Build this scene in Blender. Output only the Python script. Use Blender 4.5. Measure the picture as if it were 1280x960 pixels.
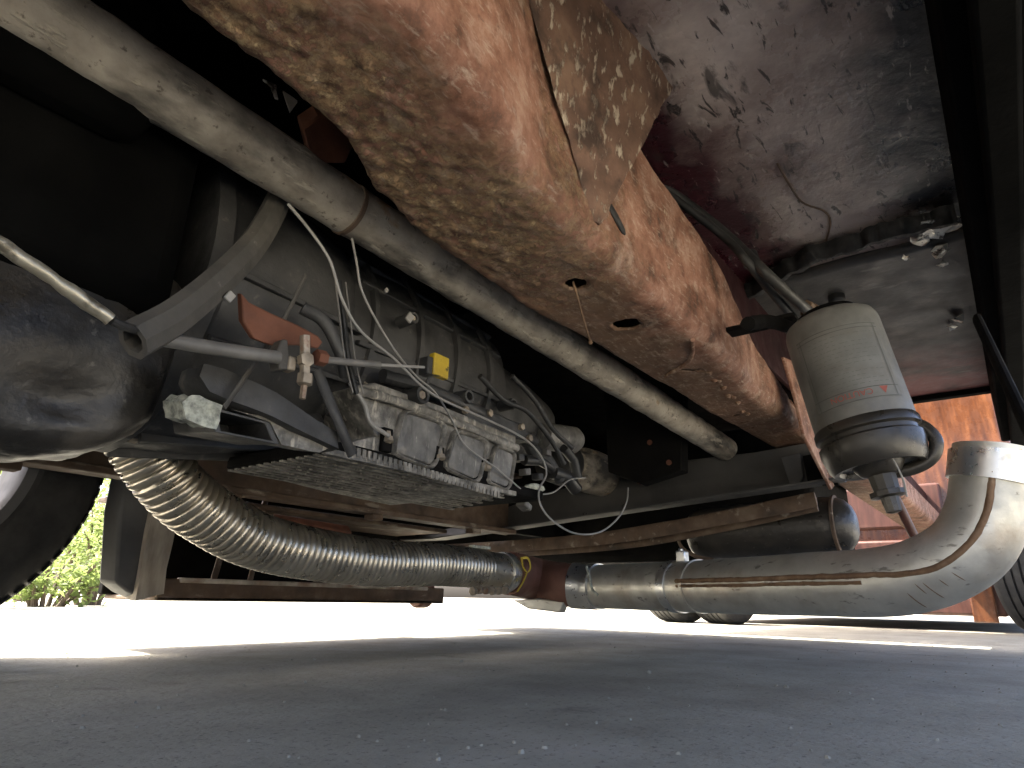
import bpy, bmesh, math, random
from mathutils import Vector, Matrix, noise
random.seed(7)
for o in list(bpy.data.objects): bpy.data.objects.remove(o)
scene = bpy.context.scene
col = scene.collection

# ------------------------------------------------------------------ camera, sky, sun, exposure
FPX, CAMZ = 800.0, 0.15
_X = Vector((644, -282, -FPX)).normalized()
_xl = -461.0
_Y = Vector((_xl - 640, -((735 + .021 * _xl) - 480), -FPX)).normalized()
_Z = _X.cross(_Y).normalized()
_Y = _Z.cross(_X)
ROT = Matrix((_X, _Y, _Z))               # camera space -> world (x rearward, y far side, z up)
CAM = Vector((0, 0, CAMZ))
cd = bpy.data.cameras.new('camera'); cam = bpy.data.objects.new('camera', cd); col.objects.link(cam)
cam.matrix_world = Matrix.Translation(CAM) @ ROT.to_4x4()
cd.sensor_width = 36; cd.lens = FPX / 1280 * 36; cd.clip_start = .01; cd.clip_end = 2000
scene.camera = cam
SUN_EL, SUN_AZ = 57, 112                  # azimuth counted from +x (rear) towards +y (far side)
w = bpy.data.worlds.new('World'); scene.world = w; w.use_nodes = True
nt = w.node_tree
sky = nt.nodes.new('ShaderNodeTexSky'); sky.sky_type = 'NISHITA'; sky.sun_disc = False
sky.sun_elevation = math.radians(SUN_EL); sky.sun_rotation = math.radians(90 - SUN_AZ)
sky.dust_density = 6; sky.air_density = .55; sky.ozone_density = .4
bg = nt.nodes['Background']; bg.inputs[1].default_value = .15
nt.links.new(sky.outputs[0], bg.inputs[0])
sl = bpy.data.lights.new('sun', 'SUN'); sl.energy = 4.6; sl.angle = math.radians(.5); sl.color = (1, .95, .86)
so = bpy.data.objects.new('sun', sl); col.objects.link(so)
sd = Vector((math.cos(math.radians(SUN_EL)) * math.cos(math.radians(SUN_AZ)), math.cos(math.radians(SUN_EL)) * math.sin(math.radians(SUN_AZ)), math.sin(math.radians(SUN_EL))))
so.rotation_euler = sd.to_track_quat('Z', 'Y').to_euler(); so.location = sd * 20
scene.render.engine = 'CYCLES'
scene.view_settings.view_transform = 'Standard'; scene.view_settings.look = 'None'
scene.view_settings.exposure = 2.7; scene.view_settings.gamma = 1
scene.cycles.max_bounces = 10; scene.cycles.diffuse_bounces = 4

# ------------------------------------------------------------------ helpers
def at(px, py, **k):
    """point of the truck under a measured spot of the survey picture, on the plane x=, y= or z="""
    d = ROT @ Vector((px - 640, 480 - py, -FPX))
    (a, v), = k.items(); i = 'xyz'.index(a)
    return CAM + d * ((v - CAM[i]) / d[i])

class MB:
    def __init__(s): s.v = []; s.f = []
    def add(s, vs, fs):
        n = len(s.v); s.v += [Vector(v) for v in vs]; s.f += [tuple(i + n for i in f) for f in fs]; return s
    def box(s, lo, hi, rot=None, about=None):
        x0, y0, z0 = lo; x1, y1, z1 = hi
        vs = [Vector(p) for p in ((x0,y0,z0),(x1,y0,z0),(x1,y1,z0),(x0,y1,z0),(x0,y0,z1),(x1,y0,z1),(x1,y1,z1),(x0,y1,z1))]
        if rot is not None:
            c = Vector(about) if about else (Vector(lo) + Vector(hi)) / 2
            vs = [rot @ (v - c) + c for v in vs]
        return s.add(vs, [(0,3,2,1),(4,5,6,7),(0,1,5,4),(1,2,6,5),(2,3,7,6),(3,0,4,7)])
    def rings(s, rs, caps=True, closed=True):
        n = len(rs[0]); b = len(s.v); s.v += [Vector(p) for r in rs for p in r]
        m = n if closed else n - 1
        for i in range(len(rs) - 1):
            for j in range(m):
                a = b + i*n + j; c = b + i*n + (j+1) % n
                s.f.append((a, c, c + n, a + n))
        if caps:
            s.f.append(tuple(b + j for j in range(n))[::-1]); s.f.append(tuple(b + (len(rs)-1)*n + j for j in range(n)))
        return s
    def tube(s, path, r, n=16, caps=True, hollow=0, flat=1):
        fr = frames(path); rs = []
        for i, (p, t, a, b) in enumerate(fr):
            rr = r[i] if isinstance(r, (list, tuple)) else r
            rs.append([p + (a * math.cos(q) + b * math.sin(q) * flat) * rr for q in (2*math.pi*j/n for j in range(n))])
        if hollow:
            ri = []
            for i, (p, t, a, b) in list(enumerate(fr))[::-1]:
                rr = (r[i] if isinstance(r, (list, tuple)) else r) - hollow
                ri.append([p + (a * math.cos(q) + b * math.sin(q) * flat) * rr for q in (2*math.pi*j/n for j in range(n))])
            return s.rings(rs + ri + [rs[0]], caps=False)
        return s.rings(rs, caps)
    def lathe(s, c, axis, prof, n=32, caps=True):
        axis = Vector(axis).normalized(); a = axis.orthogonal().normalized(); b = axis.cross(a); c = Vector(c)
        return s.rings([[c + axis*h + (a*math.cos(q) + b*math.sin(q))*r for q in (2*math.pi*j/n for j in range(n))] for h, r in prof], caps)
    def prism(s, poly, vec):
        """polygon (3D points) pushed along vec"""
        p = [Vector(q) for q in poly]; vec = Vector(vec); n = len(p)
        return s.add(p + [q + vec for q in p], [tuple(range(n))[::-1], tuple(range(n, 2*n))] + [(i, (i+1) % n, (i+1) % n + n, i + n) for i in range(n)])
    def build(s, name, mat, parent=None, smooth=35, bevel=0, cuts=0, rough=None, seg=2):
        bm = bmesh.new(); vs = [bm.verts.new(v) for v in s.v]; bm.verts.ensure_lookup_table()
        for f in s.f:
            try: bm.faces.new([vs[i] for i in f])
            except ValueError: pass
        bmesh.ops.recalc_face_normals(bm, faces=bm.faces)
        if cuts: bmesh.ops.subdivide_edges(bm, edges=bm.edges, cuts=cuts, use_grid_fill=True)
        if rough:
            amp, sc = rough; bm.normal_update()
            for v in bm.verts:
                v.co += v.normal * (noise.fractal(v.co * sc, .9, 2.1, 4) * amp)
        me = bpy.data.meshes.new(name); bm.to_mesh(me); bm.free()
        return link(name, me, mat, parent, smooth, bevel, seg)

def link(name, me, mat, parent=None, smooth=35, bevel=0, seg=2):
    o = bpy.data.objects.new(name, me); col.objects.link(o)
    me.materials.append(mat)
    if smooth:
        me.shade_smooth(); me.set_sharp_from_angle(angle=math.radians(smooth))
    if bevel:
        m = o.modifiers.new('bevel', 'BEVEL'); m.width = bevel; m.segments = seg; m.limit_method = 'ANGLE'; m.angle_limit = math.radians(40)
    if parent:
        o.parent = parent
        pm = Matrix()
        q = parent
        while q: pm = q.matrix_basis @ (q.matrix_parent_inverse if False else Matrix()) @ pm if q.type == 'EMPTY' else pm; q = q.parent
        o.matrix_parent_inverse = pm.inverted()
        if parent.type != 'EMPTY': o.matrix_parent_inverse = Matrix()
    return o

def frames(path):
    p = [Vector(q) for q in path]; out = []
    t0 = (p[1] - p[0]).normalized(); a = t0.orthogonal().normalized()
    if abs(t0.z) < .9: a = (Vector((0,0,1)) - t0 * t0.z).normalized()
    for i, q in enumerate(p):
        t = (p[min(i+1, len(p)-1)] - p[max(i-1, 0)]).normalized()
        a = (a - t * a.dot(t)).normalized(); out.append((q, t, a, t.cross(a)))
    return out

def spline(pts, n=12):
    p = [Vector(q) for q in pts]; p = [p[0]*2 - p[1]] + p + [p[-1]*2 - p[-2]]; out = []
    for i in range(1, len(p) - 2):
        a, b, c, d = p[i-1:i+3]
        for k in range(n):
            t = k / n
            out.append(.5 * ((2*b) + (c-a)*t + (2*a-5*b+4*c-d)*t*t + (3*b-a-3*c+d)*t**3))
    return out + [p[-2]]

def even(path, step):
    out = [path[0].copy()]; acc = 0
    for a, b in zip(path, path[1:]):
        L = (b-a).length
        if L < 1e-9: continue
        d = step - acc
        while d <= L: out.append(a.lerp(b, d/L)); d += step
        acc = L - (d - step)
    return out

def interp(tab, x):
    if x <= tab[0][0]: return tab[0][1]
    for (a, va), (b, vb) in zip(tab, tab[1:]):
        if x <= b:
            t = (x-a)/(b-a); t = t*t*(3-2*t) * .5 + t * .5
            return va + (vb-va)*t
    return tab[-1][1]

def tag(o, label=None, cat=None, group=None, kind=None):
    if label: o['label'] = label
    if cat: o['category'] = cat
    if group: o['group'] = group
    if kind: o['kind'] = kind
    return o

def empty(name, loc):
    o = bpy.data.objects.new(name, None); col.objects.link(o); o.location = loc; o.empty_display_size = .1
    return o

# ------------------------------------------------------------------ materials
def pmat(name, stops, scale=8, over=(), rough=(.5, .75), metal=0, bump=((40, .2),), spec=.5, detail=9, stretch=(1,1,1), coat=0, nro=.6):
    m = bpy.data.materials.new(name); m.use_nodes = True; t = m.node_tree; N = t.nodes; L = t.links
    bs = N['Principled BSDF']; tc = N.new('ShaderNodeTexCoord')
    def mapped(st):
        mp = N.new('ShaderNodeMapping'); mp.inputs['Scale'].default_value = st; L.new(tc.outputs['Object'], mp.inputs[0]); return mp.outputs[0]
    def nz(sc, st=(1,1,1), det=detail, ro=nro, dist=0):
        n = N.new('ShaderNodeTexNoise'); n.inputs['Scale'].default_value = sc; n.inputs['Detail'].default_value = det
        n.inputs['Roughness'].default_value = ro; n.inputs['Distortion'].default_value = dist
        L.new(mapped(st), n.inputs['Vector']); return n.outputs['Fac']
    def mr(v, a, b, c=0, d=1):
        n = N.new('ShaderNodeMapRange'); n.clamp = True; L.new(v, n.inputs[0])
        for i, q in zip((1,2,3,4), (a,b,c,d)): n.inputs[i].default_value = q
        return n.outputs[0]
    def mul(a, b):
        n = N.new('ShaderNodeMath'); n.operation = 'MULTIPLY'; L.new(a, n.inputs[0]); L.new(b, n.inputs[1]); return n.outputs[0]
    base = nz(scale, stretch)
    cr = N.new('ShaderNodeValToRGB'); e = cr.color_ramp.elements
    while len(e) < len(stops): e.new(.5)
    for el, (p, c) in zip(e, stops): el.position = p; el.color = (*c, 1)
    L.new(base, cr.inputs[0]); c = cr.outputs[0]
    hs = []
    for ov in over:
        k = dict(scale=10, lo=.5, hi=.6, st=(1,1,1), band=None, amt=1, voro=False, h=0, dist=0); k.update(ov)
        if k['voro']:
            vn = N.new('ShaderNodeTexVoronoi'); vn.inputs['Scale'].default_value = k['scale']; L.new(mapped(k['st']), vn.inputs['Vector']); src = vn.outputs['Distance']
        else: src = nz(k['scale'], k['st'], dist=k['dist'])
        f = mr(src, k['lo'], k['hi'], 0, k['amt'])
        bands = k['band']
        if bands:
            for ax, a0, a1, b1, b0 in (bands if isinstance(bands, list) else [bands]):
                sx = N.new('ShaderNodeSeparateXYZ'); L.new(tc.outputs['Object'], sx.inputs[0]); v = sx.outputs['XYZ'.index(ax.upper())]
                wob = N.new('ShaderNodeMath'); wob.operation = 'MULTIPLY_ADD'; L.new(nz(7), wob.inputs[0]); wob.inputs[1].default_value = .22 * k.get('wob', 1); L.new(v, wob.inputs[2])
                s2 = N.new('ShaderNodeMath'); s2.operation = 'SUBTRACT'; L.new(wob.outputs[0], s2.inputs[0]); s2.inputs[1].default_value = .11 * k.get('wob', 1)
                f = mul(f, mul(mr(s2.outputs[0], a0, a1), mr(s2.outputs[0], b1, b0, 1, 0)))
        mx = N.new('ShaderNodeMix'); mx.data_type = 'RGBA'; L.new(f, mx.inputs['Factor']); L.new(c, mx.inputs['A']); mx.inputs['B'].default_value = (*k['c'], 1)
        c = mx.outputs['Result']
        if k['h']: hs.append((f, k['h']))
    L.new(c, bs.inputs['Base Color'])
    L.new(mr(nz(scale * 2.3), .35, .65, rough[0], rough[1]), bs.inputs['Roughness'])
    bs.inputs['Metallic'].default_value = metal; bs.inputs['Specular IOR Level'].default_value = spec
    if coat: bs.inputs['Coat Weight'].default_value = coat; bs.inputs['Coat Roughness'].default_value = .15
    prev = None
    for sc, st in bump:
        b = N.new('ShaderNodeBump'); b.inputs['Strength'].default_value = st; b.inputs['Distance'].default_value = .25 / sc
        L.new(nz(sc, stretch), b.inputs['Height'])
        if prev: L.new(prev, b.inputs['Normal'])
        prev = b.outputs[0]
    for f, h in hs:
        b = N.new('ShaderNodeBump'); b.inputs['Strength'].default_value = 1; b.inputs['Distance'].default_value = h
        L.new(f, b.inputs['Height'])
        if prev: L.new(prev, b.inputs['Normal'])
        prev = b.outputs[0]
    if prev: L.new(prev, bs.inputs['Normal'])
    return m

M = {}
M['rail'] = pmat('rusted_primer', [(.34, (.055,.028,.018)), (.45, (.165,.075,.045)), (.54, (.255,.125,.082)), (.66, (.36,.225,.16))], 13,
    over=[dict(c=(.12,.07,.04), scale=7, lo=.44, hi=.62, band=('y', .40, .47, .7, .8), amt=.75),
          dict(c=(.135,.078,.045), scale=8, lo=.30, hi=.5, band=[('x', .62, .85, 5, 6), ('y', .40, .45, .7, .8)], amt=.8),
          dict(c=(.37,.235,.125), scale=46, lo=.44, hi=.58, band=[('x', -.6, -.5, .55, .85), ('y', .34, .41, .52, .56)], h=.003),
          dict(c=(.55,.40,.23), scale=105, lo=.5, hi=.6, band=[('x', -.6, -.5, .6, .85), ('y', .36, .42, .51, .55)], h=.004),
          dict(c=(.56,.45,.32), scale=42, lo=.62, hi=.66, band=[('x', .3, .6, 1.3, 1.7), ('y', .36, .40, .50, .55)], amt=.85, h=.002),
          dict(c=(.50,.40,.31), scale=120, lo=.54, hi=.66, st=(.3,1,1), amt=.5, h=.0006), dict(c=(.46,.34,.26), scale=20, lo=.54, hi=.66, amt=.5),
          dict(c=(.05,.025,.018), scale=24, lo=.63, hi=.70, st=(.5,1,1), amt=.8)],
    rough=(.55, .88), bump=((30, .4), (110, .5), (320, .4)), spec=.35, nro=.72, detail=12)
M['tube'] = pmat('grimy_tube_paint', [(.3, (.17,.145,.115)), (.5, (.33,.29,.235)), (.7, (.46,.41,.335))], 16,
    over=[dict(c=(.035,.033,.03), scale=8, lo=.50, hi=.60, st=(.4,1,1), amt=.88), dict(c=(.27,.145,.05), scale=11, lo=.63, hi=.70, amt=.8),
          dict(c=(.5,.44,.35), scale=45, lo=.58, hi=.66, st=(.35,1,1), amt=.8, h=.0015), dict(c=(.09,.07,.055), scale=80, lo=.60, hi=.66, amt=.8)],
    rough=(.5, .8), bump=((45, .3), (160, .35)), spec=.4)
M['strut'] = pmat('muddy_strut', [(.3, (.06,.035,.025)), (.55, (.14,.08,.055)), (.75, (.24,.15,.10))], 12,
    over=[dict(c=(.46,.38,.29), scale=75, lo=.55, hi=.63, st=(1,1,.45), amt=.85, h=.002), dict(c=(.035,.022,.017), scale=14, lo=.5, hi=.62, amt=.8)], rough=(.6,.9), bump=((50,.4),(150,.3)), spec=.3)
M['black'] = pmat('black_paint', [(.3, (.010,.010,.010)), (.7, (.026,.025,.023))], 7, over=[dict(c=(.085,.074,.058), scale=6, lo=.55, hi=.75, amt=.6)], rough=(.3,.6), bump=((20,.12),(120,.12)))
M['oilpan'] = pmat('dusty_black_pan', [(.3, (.015,.0135,.011)), (.6, (.036,.031,.025)), (.8, (.062,.054,.043))], 8, over=[dict(c=(.16,.135,.10), scale=7, lo=.55, hi=.72, band=('z',.1,.2,.30,.38), amt=.75), dict(c=(.008,.008,.008), scale=10, lo=.55, hi=.68, amt=.8), dict(c=(.14,.13,.11), scale=60, lo=.64, hi=.7, amt=.6)], rough=(.26,.5), bump=((14,.3),(120,.12)))
M['dark'] = pmat('near_black_shade', [(.3, (.004,.004,.004)), (.7, (.011,.010,.009))], 9, rough=(.75,.95), bump=((60,.3),), spec=.06)  # near-black for dark parts, with the shade of gaps and voids put in
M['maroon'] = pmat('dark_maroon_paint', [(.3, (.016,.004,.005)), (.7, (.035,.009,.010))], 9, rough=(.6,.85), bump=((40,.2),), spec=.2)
M['shadeblack'] = pmat('shade_black', [(.3, (.0015,.0015,.0015)), (.7, (.004,.004,.0038))], 9, rough=(.85,.97), bump=((40,.3),), spec=.03)  # deep shade of the engine void and sill put into the colour
M['case'] = pmat('oily_grey_casting', [(.3, (.024,.0235,.023)), (.6, (.056,.055,.053)), (.8, (.10,.096,.089))], 10,
    over=[dict(c=(.012,.012,.012), scale=6, lo=.52, hi=.7, amt=.8), dict(c=(.15,.135,.11), scale=40, lo=.62, hi=.7, amt=.55)], rough=(.45,.75), bump=((50,.25),(200,.2)), metal=.2)
M['pan'] = pmat('dusty_aluminium_pan', [(.3, (.065,.061,.053)), (.5, (.175,.165,.145)), (.7, (.36,.34,.30))], 40,
    over=[dict(c=(.035,.033,.03), scale=16, lo=.55, hi=.68, amt=.8), dict(c=(.5,.46,.38), scale=90, lo=.56, hi=.66, st=(1,1,.3), amt=.7)], rough=(.5,.8), metal=.3, bump=((60,.5),(200,.5)))
M['panel'] = pmat('worn_grey_panel', [(.3, (.085,.082,.076)), (.55, (.165,.158,.145)), (.75, (.30,.285,.255))], 26,
    over=[dict(c=(.05,.047,.042), scale=26, lo=.52, hi=.68, st=(1.6,1,.5), amt=.85), dict(c=(.5,.48,.42), scale=70, lo=.6, hi=.68, st=(2,1,.35), amt=.6)], rough=(.4,.65), metal=.3, bump=((50,.3),(180,.3)))
M['chalk'] = pmat('chalky_oxide', [(.35, (.16,.165,.145)), (.5, (.36,.37,.31)), (.65, (.55,.56,.47))], 90, rough=(.8,.95), bump=((150,.6),), spec=.2)
M['rustbrown'] = pmat('brown_red_rust', [(.3, (.075,.032,.020)), (.6, (.155,.062,.036)), (.8, (.22,.105,.065))], 14, over=[dict(c=(.03,.02,.016), scale=9, lo=.58, hi=.7, amt=.8)], rough=(.6,.9), bump=((60,.3),(200,.2)), spec=.3)
M['rustgrime'] = pmat('rusty_grime', [(.3, (.05,.034,.024)), (.55, (.12,.078,.05)), (.8, (.22,.17,.12))], 11, over=[dict(c=(.34,.29,.23), scale=25, lo=.6, hi=.68, st=(.3,1,1), amt=.7)], rough=(.6,.9), bump=((60,.3),))
M['crossm'] = pmat('satin_black_channel', [(.3, (.042,.041,.039)), (.7, (.08,.077,.073))], 5, over=[dict(c=(.11,.09,.065), scale=30, lo=.66, hi=.74, amt=.5), dict(c=(.014,.014,.014), scale=4, lo=.55, hi=.7, amt=.6)], rough=(.5,.7), bump=((90,.12),), spec=.4)
M['steel'] = pmat('aluminised_exhaust_steel', [(.3, (.44,.432,.39)), (.5, (.55,.54,.49)), (.7, (.66,.652,.60))], 12, over=[dict(c=(.30,.245,.16), scale=8, lo=.58, hi=.74, amt=.5), dict(c=(.07,.055,.04), scale=60, lo=.62, hi=.68, st=(1,.3,1), amt=.6), dict(c=(.28,.16,.07), scale=5, lo=.55, hi=.7, amt=.5), dict(c=(.30,.33,.38), scale=4, lo=.6, hi=.75, amt=.4)],
    rough=(.34,.56), metal=.72, bump=((30,.12),(200,.12)))
M['flex'] = pmat('flexible_steel_hose', [(.3, (.40,.36,.29)), (.5, (.56,.51,.42)), (.7, (.68,.63,.53))], 14, rough=(.24,.38), metal=.9, bump=((60,.1),))
M['clamp'] = pmat('bright_zinc_clamp', [(.3, (.55,.56,.56)), (.7, (.75,.75,.73))], 20, over=[dict(c=(.3,.26,.2), scale=20, lo=.6, hi=.7, amt=.6)], rough=(.25,.4), metal=.9, bump=((80,.08),))
M['seam'] = pmat('rust_streak', [(.3, (.11,.06,.03)), (.6, (.22,.135,.075)), (.8, (.34,.25,.17))], 30, rough=(.6,.9), metal=.2, bump=((120,.4),))
M['coupling'] = pmat('maroon_heat_rust', [(.3, (.13,.062,.046)), (.6, (.22,.11,.08)), (.8, (.30,.17,.125))], 12, rough=(.45,.7), metal=.3, bump=((50,.2),(150,.15)))
M['canister'] = pmat('dusty_white_canister', [(.3, (.075,.073,.065)), (.5, (.135,.132,.117)), (.75, (.20,.196,.178))], 10, over=[dict(c=(.09,.08,.06), scale=12, lo=.55, hi=.72, st=(1,1,.6), amt=.7), dict(c=(.07,.06,.045), scale=40, lo=.62, hi=.7, amt=.6)], rough=(.4,.6), bump=((60,.1),))
M['labelpaper'] = pmat('label_print', [(.3, (.09,.09,.08)), (.7, (.185,.184,.167))], 9, over=[dict(c=(.11,.10,.08), scale=14, lo=.52, hi=.72, st=(1,1,2), amt=.65)], rough=(.4,.6), bump=((80,.06),))
M['ink'] = pmat('red_ink', [(.3, (.22,.05,.035)), (.7, (.30,.08,.05))], 40, rough=(.5,.6), bump=())
M['inkdark'] = pmat('dark_ink', [(.3, (.05,.05,.042)), (.7, (.09,.09,.078))], 60
    , rough=(.5,.6), bump=())
M['bowl'] = pmat('dark_filter_bowl', [(.3, (.016,.014,.011)), (.7, (.04,.034,.026))], 9, rough=(.22,.45), bump=((40,.08),), spec=.5)
M['rubber'] = pmat('black_rubber', [(.3, (.012,.012,.012)), (.7, (.03,.029,.027))], 20, rough=(.45,.7), bump=((100,.15),))
M['tyre'] = pmat('tyre_rubber', [(.3, (.014,.014,.014)), (.7, (.032,.031,.029))], 12, over=[dict(c=(.09,.08,.065), scale=8, lo=.55, hi=.75, amt=.6)], rough=(.6,.85), bump=((60,.2),))
M['greyhose'] = pmat('dusty_grey_bar', [(.3, (.045,.041,.035)), (.7, (.085,.078,.066))], 20, over=[dict(c=(.24,.22,.19), scale=70, lo=.66, hi=.72, amt=.6), dict(c=(.03,.03,.03), scale=8, lo=.6, hi=.75, amt=.6)], rough=(.6,.8), bump=((120,.25),))
M['cable'] = pmat('cable_sheath', [(.3, (.10,.095,.085)), (.7, (.17,.16,.145))], 30, rough=(.45,.6), bump=((100,.1),))
M['wire'] = pmat('grey_wire', [(.3, (.20,.19,.175)), (.7, (.30,.29,.265))], 30, rough=(.35,.5), bump=())
M['rodmetal'] = pmat('tarnished_rod', [(.3, (.25,.225,.165)), (.6, (.44,.40,.31)), (.8, (.55,.51,.41))], 30, over=[dict(c=(.09,.075,.05), scale=40, lo=.55, hi=.66, st=(1,1,1), amt=.8)], rough=(.35,.55), metal=.7, bump=((120,.25),))
M['bolt'] = pmat('tarnished_bolt', [(.3, (.20,.16,.115)), (.6, (.38,.325,.25)), (.8, (.50,.44,.36))], 40, over=[dict(c=(.20,.09,.045), scale=30, lo=.55, hi=.65, amt=.8)], rough=(.4,.65), metal=.5, bump=((150,.3),))
M['yellow'] = pmat('yellow_plastic', [(.3, (.30,.20,.01)), (.7, (.52,.36,.02))], 30, over=[dict(c=(.03,.025,.01), scale=60, lo=.55, hi=.62, amt=.9)], rough=(.4,.6), bump=())
M['yellowpaint'] = pmat('yellow_paint', [(.3, (.50,.36,.03)), (.7, (.66,.50,.06))], 30, rough=(.5,.7), bump=((90,.2),))
M['floor'] = pmat('underbody_sheet', [(.3, (.24,.185,.165)), (.5, (.42,.355,.32)), (.66, (.60,.54,.49))], 4.5,  # pale base raised to carry a painted glossy reflection
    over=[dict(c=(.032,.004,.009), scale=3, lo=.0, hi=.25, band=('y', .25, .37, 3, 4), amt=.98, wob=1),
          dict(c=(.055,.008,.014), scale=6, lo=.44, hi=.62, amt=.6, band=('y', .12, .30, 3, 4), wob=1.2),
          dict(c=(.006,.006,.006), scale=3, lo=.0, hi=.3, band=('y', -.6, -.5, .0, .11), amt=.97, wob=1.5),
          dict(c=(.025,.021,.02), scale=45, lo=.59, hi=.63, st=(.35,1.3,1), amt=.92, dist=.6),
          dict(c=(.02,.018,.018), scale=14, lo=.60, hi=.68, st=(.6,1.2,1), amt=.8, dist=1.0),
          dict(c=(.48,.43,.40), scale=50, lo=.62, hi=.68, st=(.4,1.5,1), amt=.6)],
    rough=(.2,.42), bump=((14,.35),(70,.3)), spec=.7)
M['plate'] = pmat('grey_underbody_plate', [(.3, (.045,.043,.04)), (.55, (.085,.082,.077)), (.75, (.13,.125,.118))], 5,
    over=[dict(c=(.27,.10,.095), scale=4, lo=.30, hi=.5, band=('x', 2.25, 2.6, 4, 5), amt=.9), dict(c=(.010,.010,.010), scale=5, lo=.5, hi=.66, amt=.75), dict(c=(.25,.24,.22), scale=25, lo=.62, hi=.7, st=(1,.4,1), amt=.5)], rough=(.35,.6), bump=((30,.25),(90,.15)))
M['sealant'] = pmat('black_seam_sealer', [(.3, (.004,.004,.004)), (.7, (.012,.012,.011))], 30, rough=(.5,.8), bump=((60,.4),))
M['foil'] = pmat('torn_foil', [(.3, (.55,.53,.47)), (.7, (.8,.78,.7))], 40, over=[dict(c=(.05,.04,.03), scale=35, lo=.55, hi=.6, amt=.9)], rough=(.25,.4), metal=.6, bump=((60,.4),))
M['stepwood'] = pmat('scuffed_step_column', [(.3, (.24,.20,.16)), (.55, (.45,.40,.33)), (.8, (.62,.57,.5))], 12, over=[dict(c=(.20,.09,.045), scale=7, lo=.5, hi=.65, band=('z', .05, .1, .2, .3), amt=.9)], stretch=(2,2,.4), rough=(.6,.85), bump=((60,.4),))
M['flap'] = pmat('grey_mud_flap', [(.3, (.05,.05,.052)), (.7, (.10,.10,.102))], 6, rough=(.5,.7), bump=((40,.15),))
M['concrete'] = pmat('driveway_concrete', [(.3, (.27,.255,.20)), (.5, (.36,.345,.28)), (.7, (.44,.42,.355))], 3.5, over=[dict(c=(.13,.12,.105), scale=110, lo=.56, hi=.64, amt=.75), dict(c=(.06,.055,.048), scale=2.6, lo=.62, hi=.70, amt=.7), dict(c=(.2,.185,.165), scale=1.1, lo=.52, hi=.7, amt=.6), dict(c=(.55,.53,.49), scale=120, lo=.63, hi=.7, amt=.6)], rough=(.7,.95), bump=((45,.8),(160,.9)), spec=.3, nro=.68)
M['gravel'] = pmat('pale_ground', [(.3, (.30,.28,.24)), (.7, (.45,.43,.38))], .8, rough=(.8,.95), bump=((20,.4),), spec=.2)
M['brownbody'] = pmat('orange_brown_paint', [(.35, (.055,.019,.009)), (.5, (.105,.036,.014)), (.65, (.18,.066,.024))], 7, stretch=(3,3,.4), rough=(.2,.36), bump=((30,.15),), coat=.4)
M['brownpanel'] = pmat('red_brown_paint', [(.35, (.055,.021,.015)), (.65, (.095,.037,.026))], 9, stretch=(4,4,.6), rough=(.35,.5), bump=((40,.1),))
M['hub'] = pmat('silver_hub', [(.3, (.5,.5,.5)), (.7, (.7,.7,.7))], 20, rough=(.3,.5), metal=.6, bump=())
M['leaf'] = pmat('shrub_leaf', [(.3, (.09,.12,.03)), (.6, (.14,.19,.05)), (.8, (.22,.27,.08))], 5, rough=(.5,.7), bump=())
_t = M['leaf'].node_tree; _b = _t.nodes['Principled BSDF']; _tr = _t.nodes.new('ShaderNodeBsdfTranslucent'); _tr.inputs[0].default_value = (.30,.38,.12,1)
_mx = _t.nodes.new('ShaderNodeMixShader'); _mx.inputs[0].default_value = .45; _t.links.new(_b.outputs[0], _mx.inputs[1]); _t.links.new(_tr.outputs[0], _mx.inputs[2]); _t.links.new(_mx.outputs[0], _t.nodes['Material Output'].inputs[0])
M['bark'] = pmat('shrub_bark', [(.3, (.08,.055,.035)), (.7, (.16,.12,.08))], 20, rough=(.7,.9), bump=((60,.4),))
M['body'] = pmat('cargo_underside', [(.3, (.03,.028,.026)), (.7, (.07,.065,.06))], 4, rough=(.6,.8), bump=((30,.2),))

# ------------------------------------------------------------------ setting: ground
def grid_plane(name, x0, x1, y0, y1, z, mat):
    return MB().add([(x0,y0,z),(x1,y0,z),(x1,y1,z),(x0,y1,z)], [(0,1,2,3)]).build(name, mat, smooth=0)
tag(grid_plane('ground', -400, 900, -400, 900, -.02, M['gravel']), kind='structure')
drive = empty('driveway', (3, 3, 0)); tag(drive, kind='structure')
slab = None
XS = [-7.2, -3.9, -.62, 2.66, 5.94, 9.22, 12.5]; YS = [-4.3, -1.0, 2.28, 5.56, 8.84, 12.1]
for i in range(len(XS)-1):
    for j in range(len(YS)-1):
        MB().box((XS[i]+.006, YS[j]+.006, -.1), (XS[i+1]-.006, YS[j+1]-.006, 0)).build('slab', M['concrete'], drive, bevel=.006)

grit = MB(); random.seed(21)
for k in range(420):
    r = .35 + 3.2*random.random()**1.5; q = random.uniform(-.15, 1.35); c = Vector((r*math.cos(q), r*math.sin(q), 0)); a = random.uniform(.0012,.0036)*(1 if random.random() < .95 else 1.8)
    pts = [Vector((math.cos(t)*a*random.uniform(.6,1.2), math.sin(t)*a*random.uniform(.6,1.2), 0)) for t in (0,1.3,2.5,3.8,5.1)]
    grit.add([c+p for p in pts] + [c+p*.6+Vector((0,0,a*random.uniform(.5,1))) for p in pts], [(0,1,6,5),(1,2,7,6),(2,3,8,7),(3,4,9,8),(4,0,5,9),(5,6,7,8,9)])
tag(grit.build('grit', M['concrete'], smooth=0), 'loose grit and small stones scattered on the concrete', 'grit', kind='stuff')
# ------------------------------------------------------------------ the truck
truck = empty('truck', (1.0, .95, 0))
tag(truck, 'underside of a rusty work truck with transmission, exhaust and frame rails, filling the view', 'truck')
def part(mb, name, mat, parent=None, label=None, **k):
    o = mb.build(name, M[mat], parent or truck, **k)
    if label: o['label'] = label
    return o

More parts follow.
